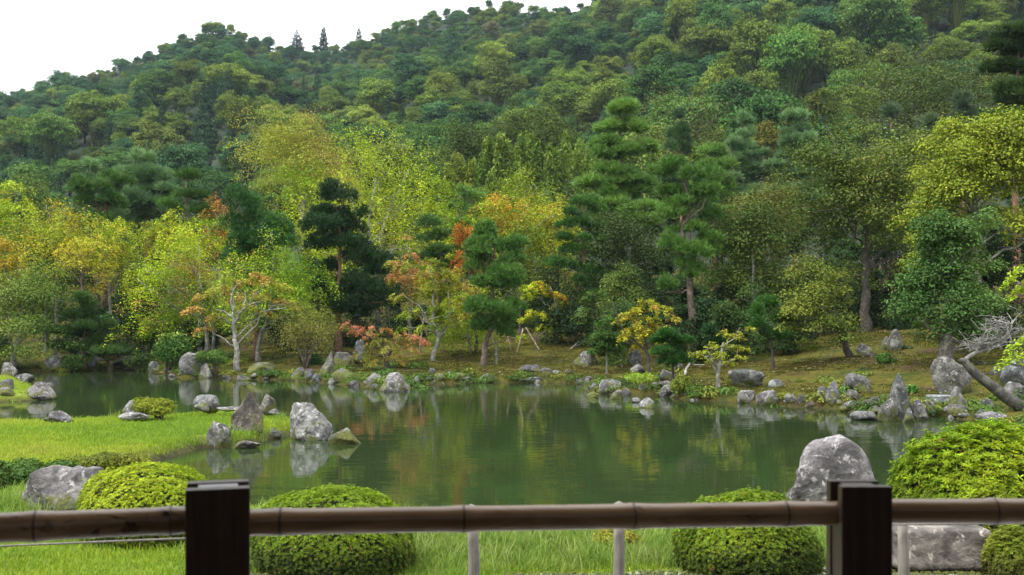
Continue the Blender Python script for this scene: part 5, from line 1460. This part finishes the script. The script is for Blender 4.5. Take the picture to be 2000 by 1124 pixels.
# the islet and the lawn
rock(14, 738, 34, 30, 'round topped rock behind the small grassy islet', tint=W_, D=41)
rock(44, 750, 38, 20, 'low rounded rock on the small grassy islet', tint=(1, 1, 1.03))
rock(10, 762, 30, 22, 'dark rock on the grassy islet at the picture edge', tint=(.75, .75, .78))
rock(6, 777, 40, 20, 'mossy rock at the waterline of the small islet', tint=(1, 1, .9), moss=.3)
rock(66, 781, 76, 34, 'wide pale streaked boulder at the tip of the small islet', tint=(1.25, 1.2, 1.18), taper=.5, seed=41, depth=.6)
rock(93, 758, 20, 10, 'flat stone beyond the wide pale streaked boulder', tint=(1, 1, 1))
rock(105, 826, 62, 22, 'low jagged rock on the lawn edge by the far water', tint=(.85, .85, .88), rough=2., D=20.4)
rock(250, 813, 34, 30, 'jagged white grey rock beside the spreading juniper', tint=(1.35, 1.35, 1.38), taper=.5, rough=1.5, D=21.0)
rock(257, 818, 58, 11, 'flat pale stone lying in the lawn before the juniper', tint=(1.35, 1.35, 1.38), flat=.7, taper=.1, facets=7, D=20.6)
rock(399, 803, 54, 31, 'flat topped block at the lawn tip beyond the juniper', tint=(1.05, 1.07, 1.1), flat=.8, taper=.2, facets=7, D=22.4)
rock(390, 803, 32, 20, 'whitish stone in front of the flat topped block', tint=(1.45, 1.45, 1.48), taper=.5, D=22.0)
rock(443, 804, 50, 8, 'long flat stone bordering the lawn behind the dark cone rock', tint=(1.3, 1.3, 1.3), flat=.7, taper=.05, D=22.0)
rock(522, 806, 32, 35, 'ochre stained pale rock past the dark cone rock', tint=(1.3, 1.22, 1.1), taper=.35, D=22.0)
rock(534, 810, 26, 11, 'small white stone below the ochre stained rock', tint=(1.45, 1.45, 1.45), D=21.8)
rock(482, 845, 62, 78, 'dark brown cone shaped standing rock on the lawn', tint=(.62, .55, .46), taper=.55, seed=79, rough=1.2, depth=.7)
rock(423, 876, 48, 52, 'squat grey rock with a green foot at the lawn corner', tint=(.92, .93, .88), taper=.25, seed=80, moss=.1)
rock(604, 860, 90, 72, 'large pale topped boulder at the lawn tip in the water', tint=(1.2, 1.2, 1.2), taper=.2, seed=81, flat=.5, rough=1.4, depth=.7)
rock(671, 869, 64, 32, 'low mossy rock in the water beside the large pale topped boulder', tint=(1.05, 1.05, .95), moss=.28, taper=.5, depth=.6)
rock(478, 878, 54, 16, 'flat wet ledge stone below the dark cone rock', tint=(.9, .85, .78), flat=.6, moss=.15)
rock(536, 856, 26, 14, 'small dark stone between the cone rock and the large boulder', tint=(.75, .75, .72))
rock(532, 846, 12, 10, 'tiny knob of stone on the lawn edge', tint=(.8, .8, .8))
# near the path
rock(110, 998, 190, 84, 'long flat weathered boulder in the grass behind the bamboo rail', D=9.3, tint=(1.05, 1, 1.03), taper=.25, flat=.4, seed=90, sub=6, depth=.7, lean=.04)
rock(1636, 1012, 186, 158, 'large upright lichen spotted stone behind the railing post', D=10.3, tint=(1.15, 1.08, 1.13), taper=.12, seed=7, sub=6, depth=.6, lean=-.14, facets=26)

def slab(px, py, w, h, D, label, depth=.5, tint=(1, 1, 1), seed=1):
    W, Hh = w / F * D, h / F * D
    V, Fc = ico(5 if D < 10 else 4)
    q = np.sign(V) * np.abs(V) ** .28; q = q / np.abs(q).max(0)
    q = q + V * (.05 * fbm(q, seed, 3, 3) + .03 * fbm(q, seed + 1, 9, 2))[:, None]
    me = mesh_np('stone_slab', q * [W / 2, depth / 2, Hh / 2], Fc, np.zeros((len(q), 3)), M_ROCK, True)
    o = add('stone_slab', me, None, (wx(px, D), D + .15, wz(py, D))); o.color = (*tint, .0)
    tag(o, label, 'stone slab')
slab(1832, 1068, 186, 82, 7.35, 'broad flat topped stone block beside the gravel', .62, (1.12, 1.0, .9), 9)
slab(220, 700, 66, 8, 50.6, 'long flat stone slab bridge across the dark inlet', .9, (.95, .95, .95), 3)
slab(1716, 770, 44, 7, 28.4, 'thin slab over the dark pier beside the waterfall stones', .6, (.9, .93, .95), 4)
slab(1800, 777, 46, 6, 27.4, 'thin slab behind the tallest standing stone', .6, (.9, .93, .95), 5)
slab(1844, 780, 48, 15, 25.6, 'thick bluish slab bridging to the carved boulder', .6, (1.1, 1.18, 1.25), 6)

# little stones set along the waterline
r_ = np.random.default_rng(21)
EDGE = []
for k in range(5):
    V, Fc, c = rock_shape(600 + k, .34, .28, .17, 3, .35, 0, 9, 1.2, .2)
    EDGE.append(mesh_np('edging_stone', V, Fc, c, M_ROCK, True))
path = POND[0:37]
seg = np.linalg.norm(np.diff(path, axis=0), axis=1); tot = seg.sum()
for k in range(80):
    s = r_.uniform(0, tot); i = int(np.searchsorted(np.cumsum(seg), s)); i = min(i, len(seg) - 1)
    q = path[i] + (path[i + 1] - path[i]) * ((s - (np.cumsum(seg)[i] - seg[i])) / seg[i])
    if abs(1000 + F * q[0] / q[1] - 1000) > 1010: continue
    nrm = np.array([-(path[i + 1] - path[i])[1], (path[i + 1] - path[i])[0]]) / seg[i]
    q = q + nrm * r_.uniform(-.05, .5)
    o = add('edging_stone', EDGE[k % 5], None, (q[0], q[1], max(-.02, gz(*q)) - .02))
    o.rotation_euler.z = r_.uniform(0, 6.28); f = r_.uniform(.5, 1.3); o.scale = (f, f, f * r_.uniform(.6, 1.1))
    g = r_.uniform(.35, .75); o.color = (g, g, g * .98, r_.uniform(0, .5))
    tag(o, 'small grey edging stone half sunk in the mossy bank along the water', 'stone', 'small stones edging the pond')

# ================================================================== SHRUBS AND BANK PLANTS
shrub(325, 46.8, 652, 722, 95, [(.05, .12, .02), (.09, .18, .03)], 'leafy green shrub with pale yellow shoots over the dark water', leaf=.15, n=3200, tip=(.36, .42, .1), tipw=.35, lumps=12, aspect=.42)
shrub(270, 50, 682, 716, 60, [(.045, .085, .02), (.07, .12, .025)], 'low dim shrub next to the stone slab bridge', leaf=.12, n=1500)
shrub(418, 43.6, 684, 712, 66, [(.07, .14, .025), (.11, .19, .035)], 'flat topped clipped shrub overhanging the tall blocky rock', leaf=.09, n=2600, lumps=12)
shrub(215, 50.2, 690, 702, 30, [(.14, .16, .03), (.2, .2, .04)], 'yellowish tuft growing at the slab bridge end', leaf=.1, n=500)
shrub(145, 49.8, 695, 722, 46, [(.04, .09, .02), (.07, .14, .025)], 'green shrub between the triangular boulder and the slab bridge', leaf=.11, n=1300)
shrub(610, 45.5, 680, 712, 50, [(.03, .07, .02), (.05, .10, .025)], 'dark green shrub behind the leaning willow like tree', leaf=.11, n=1300)
shrub(645, 41.6, 716, 738, 30, [(.10, .20, .02), (.16, .27, .03)], 'bright fern like clump in front of the tall cleft rock', leaf=.12, n=700, aspect=.35)
shrub(1245, 34.5, 730, 768, 60, [(.20, .30, .03), (.30, .38, .05)], 'bright yellow green grass clump between the shoreline blocks', leaf=.34, n=1700, aspect=.07, name='grass_clump', cat='grass clump', upr=.0, stems=False)
shrub(1330, 30.8, 735, 775, 40, [(.14, .19, .025), (.24, .27, .04)], 'yellow green azalea by the domed pale rock', leaf=.07, n=1600)
shrub(1561, 31, 742, 764, 40, [(.09, .12, .02), (.13, .15, .025)], 'tight olive dome shrub on the slope past the smooth bluish stone', leaf=.06, n=1700)
shrub(1519, 30.6, 757, 768, 44, [(.14, .25, .02), (.2, .32, .03)], 'bright green cushion under the smooth bluish stone', leaf=.06, n=1100, stems=False)
shrub(1460, 31.3, 757, 768, 70, [(.12, .2, .02), (.18, .26, .03)], 'mossy green cushion along the foot of the wide pale block', leaf=.06, n=1300, stems=False)
shrub(1730, 33, 690, 712, 36, [(.05, .12, .02), (.09, .18, .03)], 'fern clump on the shaded slope below the joined upright rocks', leaf=.12, n=700, aspect=.3)
shrub(1690, 32, 718, 735, 44, [(.02, .06, .03), (.03, .08, .04)], 'dark bluish creeping juniper on the slope', leaf=.07, n=900)
shrub(1765, 36, 675, 690, 40, [(.02, .06, .025), (.03, .08, .03)], 'dark creeping plant beside the joined upright rocks', leaf=.07, n=700)
shrub(1815, 29.5, 742, 762, 34, [(.06, .12, .02), (.10, .16, .03)], 'round green plant beside the carved boulder', leaf=.08, n=800)
shrub(1782, 27.5, 755, 772, 24, [(.08, .2, .03), (.12, .26, .05)], 'bright broad leaved plant behind the tallest standing stone', leaf=.12, n=350)
shrub(1945, 25.5, 768, 790, 26, [(.1, .18, .025), (.15, .24, .03)], 'light green cushion next to the dead trunk', leaf=.06, n=700)
shrub(1910, 25, 788, 815, 34, [(.08, .16, .02), (.14, .22, .03)], 'leafy green plant between the peaked rock and the low flecked rock', leaf=.08, n=800)
shrub(315, 21.2, 778, 810, 104, [(.16, .2, .025), (.25, .28, .03)], 'spreading yellow green juniper on the lawn tip', leaf=.075, n=3600, aspect=.3, lumps=14)
shrub(275, 21.0, 792, 808, 40, [(.14, .18, .025), (.22, .25, .03)], 'low juniper spray beside the jagged white grey rock', leaf=.07, n=900, aspect=.3)
shrub(205, None, 886, 926, 140, [(.10, .13, .02), (.17, .19, .025), (.24, .23, .035)], 'low rounded olive yellow shrub at the lawn edge behind the flat boulder', leaf=.042, n=9000, lumps=20, tip=(.26, .17, .04), tipw=.15)
shrub(60, None, 902, 952, 150, [(.05, .11, .025), (.09, .16, .03)], 'ragged low hedge of young evergreens behind the flat boulder', leaf=.05, n=7000, lumps=24, tip=(.2, .15, .04), tipw=.1, name='hedge', cat='hedge')
shrub(-20, None, 905, 960, 70, [(.05, .11, .025), (.09, .15, .03)], 'end of the ragged hedge running out of the picture', leaf=.05, n=3000, lumps=12, name='hedge', cat='hedge')
shrub(1196, None, 1034, 1082, 110, [(.17, .18, .02), (.27, .26, .03)], 'small mossy yellow green mound at the near waterline', leaf=.028, n=6500, lumps=16, stems=False)

# ferns and herbs on the far bank, alike
PL = []
for k in range(4):
    b = Buf(); r = np.random.default_rng(700 + k); n = 150
    a = r.uniform(0, 6.283, n); l = r.uniform(.05, .28, n)
    P = np.stack([np.cos(a) * l, np.sin(a) * l, r.uniform(.02, .24, n) * (1.1 - l * 2)], 1)
    leaves(b, P, np.stack([np.cos(a) * .6, np.sin(a) * .6, np.ones(n)], 1) + r.normal(size=(n, 3)) * .4, .09 * r.uniform(.6, 1.3, n), np.full((n, 3), 1.) * np.exp(r.normal(size=(n, 1)) * .25), .35, .1, np.stack([np.cos(a), np.sin(a), a * 0 - .2], 1))
    PL.append(b.mesh('fern', M_LEAF))
pal = [(.06, .12, .02), (.09, .17, .03), (.13, .18, .03), (.18, .2, .03), (.05, .09, .02)]
for k in range(260):
    s = r_.uniform(0, tot); i = int(np.searchsorted(np.cumsum(seg), s)); i = min(i, len(seg) - 1)
    q = path[i] + (path[i + 1] - path[i]) * ((s - (np.cumsum(seg)[i] - seg[i])) / seg[i])
    if abs(F * q[0] / q[1]) > 1005: continue
    nrm = np.array([-(path[i + 1] - path[i])[1], (path[i + 1] - path[i])[0]]) / seg[i]
    q = q + nrm * (r_.uniform(.1, .9) if k % 3 else r_.uniform(.9, 5.))
    o = add('fern', PL[k % 4], None, (q[0], q[1], gz(*q) - .03))
    o.rotation_euler.z = r_.uniform(0, 6.28); f = r_.uniform(.6, 1.5); o.scale = (f * 1.2, f * 1.2, f)
    c = pal[r_.integers(0, 5)]; o.color = (*c, 1)
    tag(o, 'low green fern or herb growing on the far mossy bank', 'plant', 'ferns and herbs on the far bank')

# ================================================================== CLIPPED AZALEAS BESIDE THE PATH
AZ = [(.19, .29, .014), (.30, .39, .016), (.38, .45, .025)]
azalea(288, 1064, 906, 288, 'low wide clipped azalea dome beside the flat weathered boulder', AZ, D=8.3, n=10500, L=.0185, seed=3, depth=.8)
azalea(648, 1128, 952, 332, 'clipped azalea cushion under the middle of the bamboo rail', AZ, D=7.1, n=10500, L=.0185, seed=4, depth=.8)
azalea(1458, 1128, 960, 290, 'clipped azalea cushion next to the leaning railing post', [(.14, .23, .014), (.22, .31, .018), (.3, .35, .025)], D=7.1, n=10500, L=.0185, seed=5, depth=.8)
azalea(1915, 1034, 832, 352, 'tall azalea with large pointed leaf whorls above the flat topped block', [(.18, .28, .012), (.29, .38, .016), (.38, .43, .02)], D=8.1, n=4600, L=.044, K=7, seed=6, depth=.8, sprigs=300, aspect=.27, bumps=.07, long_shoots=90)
azalea(1975, 1114, 1030, 104, 'small yellow tinged azalea squeezed beside the flat topped block', [(.16, .22, .02), (.25, .27, .03)], D=6.9, n=3000, L=.018, seed=7, shade_tone=(.08, .09, .02))

# ================================================================== GRASS
def tuft(seed, blades, h, spread, w, bend=.45):
    b = Buf(); r = np.random.default_rng(seed)
    for _ in range(blades):
        a = r.uniform(0, 6.283); d = np.array([math.cos(a), math.sin(a), 0]); s = np.array([-d[1], d[0], 0])
        p = np.array([r.normal() * spread, r.normal() * spread, -.01])
        hh = h * r.uniform(.55, 1.1); bd = bend * hh * r.uniform(.3, 1.3)
        t = np.array([0, .4, .75, 1.0])[:, None]
        c = p + d * bd * t ** 2 + np.array([0, 0, 1.]) * hh * (t - .22 * t ** 3)
        ww = w * np.array([1, .85, .5, .06])[:, None] * .5
        V = np.concatenate([c - s * ww, c + s * ww])
        b.put(V, np.array([[i, i + 4, i + 5, i + 1] for i in range(3)]), np.full((8, 3), 1.) * np.exp(r.normal() * .18))
    return b.mesh('grass_tuft', M_GRASS)

r_ = np.random.default_rng(61)
GR = [(.21, .30, .028), (.28, .34, .033), (.16, .255, .028), (.33, .33, .07)]
T_lawn = [tuft(800 + k, 14, .075, .05, .007) for k in range(4)]
T_long = [tuft(820 + k, 12, .26, .05, .008, .6) for k in range(4)]
src_lawn = [(m, c) for m in T_lawn for c in GR]
src_long = [(m, c) for m in T_long for c in [(.15, .24, .04), (.20, .29, .055), (.11, .18, .03), (.26, .30, .09)]]

def lawn_points(n, x0, x1, y0, y1, cond, dens):
    x = r_.uniform(x0, x1, n); y = r_.uniform(y0, y1, n)
    m = (np.abs(F * x / y + 0) < 1120) & (r_.uniform(size=n) < dens(x, y))
    x, y = x[m], y[m]
    z, s, sp_, si, far = terrain(x, y, True)
    k = cond(x, y, s, si, far)
    return x[k], y[k], z[k]
# the lawn and the islet
x, y, z = lawn_points(120000, -16, 1.2, 5.2, 27.5, lambda x, y, s, si, far: (s > .16) & (far < .5) & (gravel_mask(x, y) < .4), lambda x, y: np.clip(9.5 / y, .3, 1.))
xi, yi, zi = lawn_points(9000, -24, -12, 28, 46, lambda x, y, s, si, far: si > .05, lambda x, y: np.ones(len(x)))
x, y, z = np.concatenate([x, xi]), np.concatenate([y, yi]), np.concatenate([z, zi])
n = len(x)
pt = fbm(np.stack([x, y], 1), 71, .9, 3)
ci = np.clip((pt * 1.4 + 1.4 + r_.normal(size=n) * .6), 0, 3.99).astype(int)
ci = np.array([2, 0, 1, 3])[ci]
sc = r_.uniform(.65, 1.25, n) * np.clip(y / 14, .9, 1.35)
tall = r_.uniform(size=n) < .012
scatter('lawn_grass', np.stack([x, y, z], 1), np.stack([r_.normal(size=n) * .12, r_.normal(size=n) * .12, r_.uniform(0, 6.28, n)], 1),
        np.stack([sc * 1.2, sc * 1.2, sc * np.where(tall, 2.2, 1)], 1), r_.integers(0, 4, n) * 4 + ci, src_lawn)
# the long grass of the near bank
x, y, z = lawn_points(27000, -3.2, 9.2, 6.9, 12.6, lambda x, y, s, si, far: (s > -.02) & (far < .5) & (gravel_mask(x, y) < .25), lambda x, y: np.clip((y - 6.6) / 1.3, .12, 1))
m = x > -2.4 + .1 * r_.normal(size=len(x))
x, y, z = x[m], y[m], z[m]; n = len(x)
sc = r_.uniform(.45, 1.15, n) * (.55 + .5 * ss(y, 7.0, 8.6))
scatter('bank_grass', np.stack([x, y, z], 1), np.stack([r_.normal(size=n) * .15, r_.normal(size=n) * .15, r_.uniform(0, 6.28, n)], 1), sc, r_.integers(0, 16, n), src_long)
# rough grass round the flat boulder and along the lawn's far edge
x = np.concatenate([r_.uniform(-5.4, -4.2, 420), r_.uniform(-9, -3.6, 500)]); y = np.concatenate([r_.uniform(8.4, 11.2, 420), r_.uniform(18, 23, 500)])
z, s, sp_, si, far = terrain(x, y, True); k = (s > .02) & ((y < 15) | (s < .6)); x, y, z = x[k], y[k], z[k]; n = len(x)
scatter('rough_grass', np.stack([x, y, z], 1), np.stack([r_.normal(size=n) * .2, r_.normal(size=n) * .2, r_.uniform(0, 6.28, n)], 1), r_.uniform(.6, 1.2, n), r_.integers(0, 16, n), src_long)
# moss: short tufts that give the far bank a nap
mt = [tuft(840 + k, 16, .05, .09, .02, .5) for k in range(3)]
src_m = [(m, c) for m in mt for c in [(.095, .08, .010), (.06, .065, .009), (.04, .06, .009), (.055, .042, .012)]]
n0 = 42000
x = r_.uniform(-24, 20, n0); y = r_.uniform(22, 58, n0)
z, s, sp_, si, far = terrain(x, y, True)
k = (far > .5) & (s > .1) & (s < 14) & (si < -.3) & (np.abs(F * x / y) < 1030) & (fbm(np.stack([x, y], 1), 72, .8, 3) > -.35)
x, y, z = x[k], y[k], z[k]; n = len(x)
q = np.clip(1.2 + 1.5 * fbm(np.stack([x, y], 1), 73, .5, 3) + r_.normal(size=n) * .5, 0, 3.99).astype(int)
scatter('moss', np.stack([x, y, z], 1), np.stack([0 * x, 0 * x, r_.uniform(0, 6.28, n)], 1), r_.uniform(.7, 1.5, n), r_.integers(0, 3, n) * 4 + q, src_m)
# fallen leaves and bits of straw on the slope
lt = []
for k in range(2):
    b = Buf(); rr = np.random.default_rng(860 + k); nn = 9
    P = np.concatenate([rr.normal(size=(nn, 2)) * .2, np.full((nn, 1), .03)], 1)
    leaves(b, P, np.array([0, 0, 1.]) + rr.normal(size=(nn, 3)) * .3, .07, np.full((nn, 3), 1.) * np.exp(rr.normal(size=(nn, 1)) * .3), .6)
    lt.append(b.mesh('litter', M_LEAF))
x = r_.uniform(-4, 20, 1300); y = r_.uniform(23, 48, 1300)
z, s, sp_, si, far = terrain(x, y, True); k = (far > .5) & (s > .5) & (s < 14) & (np.abs(F * x / y) < 1030); x, y, z = x[k], y[k], z[k]; n = len(x)
scatter('fallen_leaves', np.stack([x, y, z + .02], 1), np.stack([0 * x, 0 * x, r_.uniform(0, 6.28, n)], 1), r_.uniform(.7, 1.3, n), r_.integers(0, 6, n), [(m, c) for m in lt for c in [(.17, .11, .05), (.12, .08, .04), (.22, .18, .11)]])
# gravel of the path
gs = []
for k in range(3):
    V, Fc, c = rock_shape(900 + k, .022, .018, .012, 1, .1, 0, 8, .5)
    gs.append(mesh_np('pebble', V, Fc, c, M_ROCK, True))
x = r_.uniform(-2.2, 4.4, 16000); y = r_.uniform(6.2, 7.7, 16000)
k = gravel_mask(x, y) > r_.uniform(.05, .9, 16000); x, y = x[k], y[k]; z = terrain(x, y); n = len(x)
scatter('gravel', np.stack([x, y, z], 1), np.stack([0 * x, 0 * x, r_.uniform(0, 6.28, n)], 1), r_.uniform(.6, 1.8, n), r_.integers(0, 9, n), [(m, c) for m in gs for c in [(1.2, 1.2, 1.15), (1.45, 1.42, 1.38), (.95, .92, .88)]])

# ================================================================== THE RAILING OF THE TEMPLE WALKWAY
def wood_material(name, a, b_, rough, scale=(30, 30, 2), spec=.4):
    m, N, L, o = new_mat(name)
    tc = N.new('ShaderNodeTexCoord'); mp = N.new('ShaderNodeMapping'); mp.inputs['Scale'].default_value = scale
    L.new(tc.outputs['Object'], mp.inputs['Vector'])
    n = noise_node(N, 1.6, 6, .65, mp.outputs[0], L, .8)
    n2 = noise_node(N, 9, 4, .6, tc.outputs['Object'], L)
    c = ramp(N, L, n.outputs['Fac'], [(.3, a), (.7, b_)]).outputs['Color']
    d = ramp(N, L, n2.outputs['Fac'], [(.35, (.7, .7, .7)), (.65, (1.1, 1.1, 1.1))]).outputs['Color']
    c = mixc(N, L, .7, c, d, 'MULTIPLY')
    p = N.new('ShaderNodeBsdfPrincipled'); p.inputs['Roughness'].default_value = rough; p.inputs['Specular IOR Level'].default_value = spec
    L.new(c, p.inputs['Base Color']); L.new(bump(N, L, n.outputs['Fac'], .3, .004), p.inputs['Normal']); L.new(p.outputs[0], o.inputs['Surface'])
    return m
M_POST = wood_material('dark_stained_wood', (.032, .019, .014), (.08, .048, .034), .42)
M_STAKE = wood_material('weathered_stake', (.15, .138, .115), (.26, .24, .205), .8)
M_WEDGE = wood_material('grey_end_grain', (.2, .2, .2), (.3, .3, .3), .5)

def bamboo_material():
    m, N, L, o = new_mat('aged_bamboo')
    tc = N.new('ShaderNodeTexCoord'); v = tc.outputs['Object']
    mp = N.new('ShaderNodeMapping'); mp.inputs['Scale'].default_value = (1.2, 8, 8); L.new(v, mp.inputs['Vector'])
    n1 = noise_node(N, 2.2, 5, .6, mp.outputs[0], L, .5); n2 = noise_node(N, 7, 6, .7, mp.outputs[0], L, .8); n3 = noise_node(N, 1.5, 2, .5, v, L)
    c = ramp(N, L, n1.outputs['Fac'], [(.3, (.15, .085, .04)), (.55, (.27, .165, .085)), (.75, (.36, .24, .14))]).outputs['Color']
    f = ramp(N, L, n2.outputs['Fac'], [(.54, (0, 0, 0)), (.64, (1, 1, 1))]).outputs['Color']
    g = ramp(N, L, n3.outputs['Fac'], [(.45, (0, 0, 0)), (.6, (1, 1, 1))]).outputs['Color']
    c = mixc(N, L, mixc(N, L, 1., f, g, 'MULTIPLY'), c, (.02, .014, .01))
    p = N.new('ShaderNodeBsdfPrincipled'); p.inputs['Roughness'].default_value = .26; p.inputs['Specular IOR Level'].default_value = .5
    L.new(c, p.inputs['Base Color']); L.new(bump(N, L, n2.outputs['Fac'], .15, .003), p.inputs['Normal']); L.new(p.outputs[0], o.inputs['Surface'])
    return m
M_BAMBOO = bamboo_material()
M_NODE = wood_material('bamboo_node', (.03, .02, .012), (.09, .06, .035), .5)

def box(bm, x0, x1, y0, y1, z0, z1, bev=.0):
    r = bmesh.ops.create_cube(bm, size=1)
    for v in r['verts']:
        v.co = Vector(((x0 + x1) / 2 + v.co.x * (x1 - x0), (y0 + y1) / 2 + v.co.y * (y1 - y0), (z0 + z1) / 2 + v.co.z * (z1 - z0)))
    if bev:
        bmesh.ops.bevel(bm, geom=list({e for v in r['verts'] for e in v.link_edges}), offset=bev, segments=2, affect='EDGES', profile=.6)

def bm_obj(name, bm, mat, parent, loc=None, rz=0.):
    me = bpy.data.meshes.new(name); bm.to_mesh(me); bm.free(); me.materials.append(mat)
    o = add(name, me, parent, loc); o.rotation_euler.z = rz
    return o

FLOOR = .95
rail_root = root('railing', (0, 2.0, FLOOR), 'bamboo handrail on dark wooden posts along the temple walkway', 'railing')
def at_rail(px, py, D): return np.array([wx(px, D), D, wz(py, D)]) - np.array([0, 2.0, FLOOR])

def post(px_c, top, D, w, rz):
    c = at_rail(px_c, top, D); h = c[2]; s = w / 2
    bm = bmesh.new(); slot = w * .23; sl = .085
    box(bm, -s, s, -s, -slot, -.3, h, .003)
    box(bm, -s, s, slot, s, -.3, h, .003)
    box(bm, -s + .004, s - .004, -slot - .001, slot + .001, -.3, h - sl)
    p = bm_obj('post', bm, M_POST, rail_root, (c[0], c[1] + s, 0), rz)
    bm = bmesh.new(); box(bm, -s * .64, s * .64, -slot + .0015, slot - .0015, h - sl - .001, h - .003, .002)
    bm_obj('wedge', bm, M_WEDGE if px_c < 1000 else M_POST, p)
post(408, 956, 1.93, .121, math.radians(16))
post(1694, 951, 2.12, .108, 0)

def rail(px0, py0, px1, py1, D0, D1, r0, r1, nodes, swell=1.09):
    a, b_ = at_rail(px0, py0, D0), at_rail(px1, py1, D1)
    n = 90
    t = np.linspace(0, 1, n)
    nt = [(q - px0) / (px1 - px0) for q in nodes]
    rad = r0 + (r1 - r0) * t
    Lm = np.linalg.norm(b_ - a)
    for q in nt: rad = rad * (1 + (swell - 1) * np.exp(-((t - q) * Lm / .022) ** 2))
    pts = a + (b_ - a) * t[:, None]
    b = Buf(); tube(b, pts, rad, 28)
    o = rail_root_part('rail', b.mesh('rail', M_BAMBOO, True))
    for q in nt:
        c = a + (b_ - a) * q; d = (b_ - a) / Lm; rr = (r0 + (r1 - r0) * q) * (swell - .012)
        k = Buf(); tube(k, np.stack([c - d * .006, c - d * .002, c + d * .002, c + d * .006]), [rr * .97, rr * 1.012, rr * 1.012, rr * .97], 28)
        add('node', k.mesh('node', M_NODE, True), o)
def rail_root_part(nm, me): return add(nm, me, rail_root)
rail(-60, 1034, 400, 1014, 1.86, 1.98, .0285, .0255, [64, 330])
rail(440, 1021, 1660, 1002, 2.0, 2.18, .0262, .0262, [540, 880, 1211, 1522])
rail(1725, 999, 2080, 998, 2.18, 2.18, .0268, .0272, [1940])

# grey stakes and the thin rope that runs past them
def stake(px, top, w, label, D=4.3):
    x = wx(px, D); z0 = gz(x, D); h = wz(top, D) - z0; s = w / F * D / 2
    b = Buf(); r = np.random.default_rng(int(px))
    pts = np.array([[r.normal() * .004, r.normal() * .004, -.2 + (h + .2) * t] for t in np.linspace(0, 1, 6)])
    tube(b, pts, [s * 1.05, s * 1.02, s, s, s * .98, s * .9], 9)
    tag(add('stake', b.mesh('stake', M_STAKE, True), None, (x, D, z0)), label, 'stake', 'grey stakes holding the rope')
stake(923, 990, 23, 'pale wooden stake in front of the near grass between the two azalea cushions')
stake(1209, 984, 23, 'pale wooden stake standing before the small mossy mound')
stake(1766, 1020, 22, 'pale wooden stake in front of the flat topped block')
def rope():
    q = [(-330, 1082), (0, 1067), (360, 1052), (923, 1030), (1209, 1026), (1766, 1025), (2000, 1022), (2200, 1019)]
    P = np.array([[wx(a, 4.25), 4.25, wz(b, 4.25)] for a, b in q])
    b = Buf(); tube(b, smooth_path(P, 40), .0045, 6)
    tag(add('rope', b.mesh('rope', M_STAKE, True)), 'thin grey rope strung along the stakes below the bamboo rail', 'rope')
rope()

# the temple hall whose eaves shade the walkway where the viewer stands
hall = root('temple_hall', (0, -2.2, FLOOR), 'dark timber temple hall with deep eaves behind the walkway', 'building')
bm = bmesh.new(); box(bm, -14, 14, -2.0, 3.9, -.14, 0); bm_obj('floor', bm, M_POST, hall)
bm = bmesh.new(); box(bm, -14, 14, -2.2, -2.0, -.2, 3.4); bm_obj('wall', bm, M_POST, hall)
bm = bmesh.new(); box(bm, -14, 14, -2.4, 4.5, 3.0, 3.2)
for v in bm.verts: v.co.z += (4.5 - v.co.y) * .16 - .15
bm_obj('roof', bm, M_POST, hall)
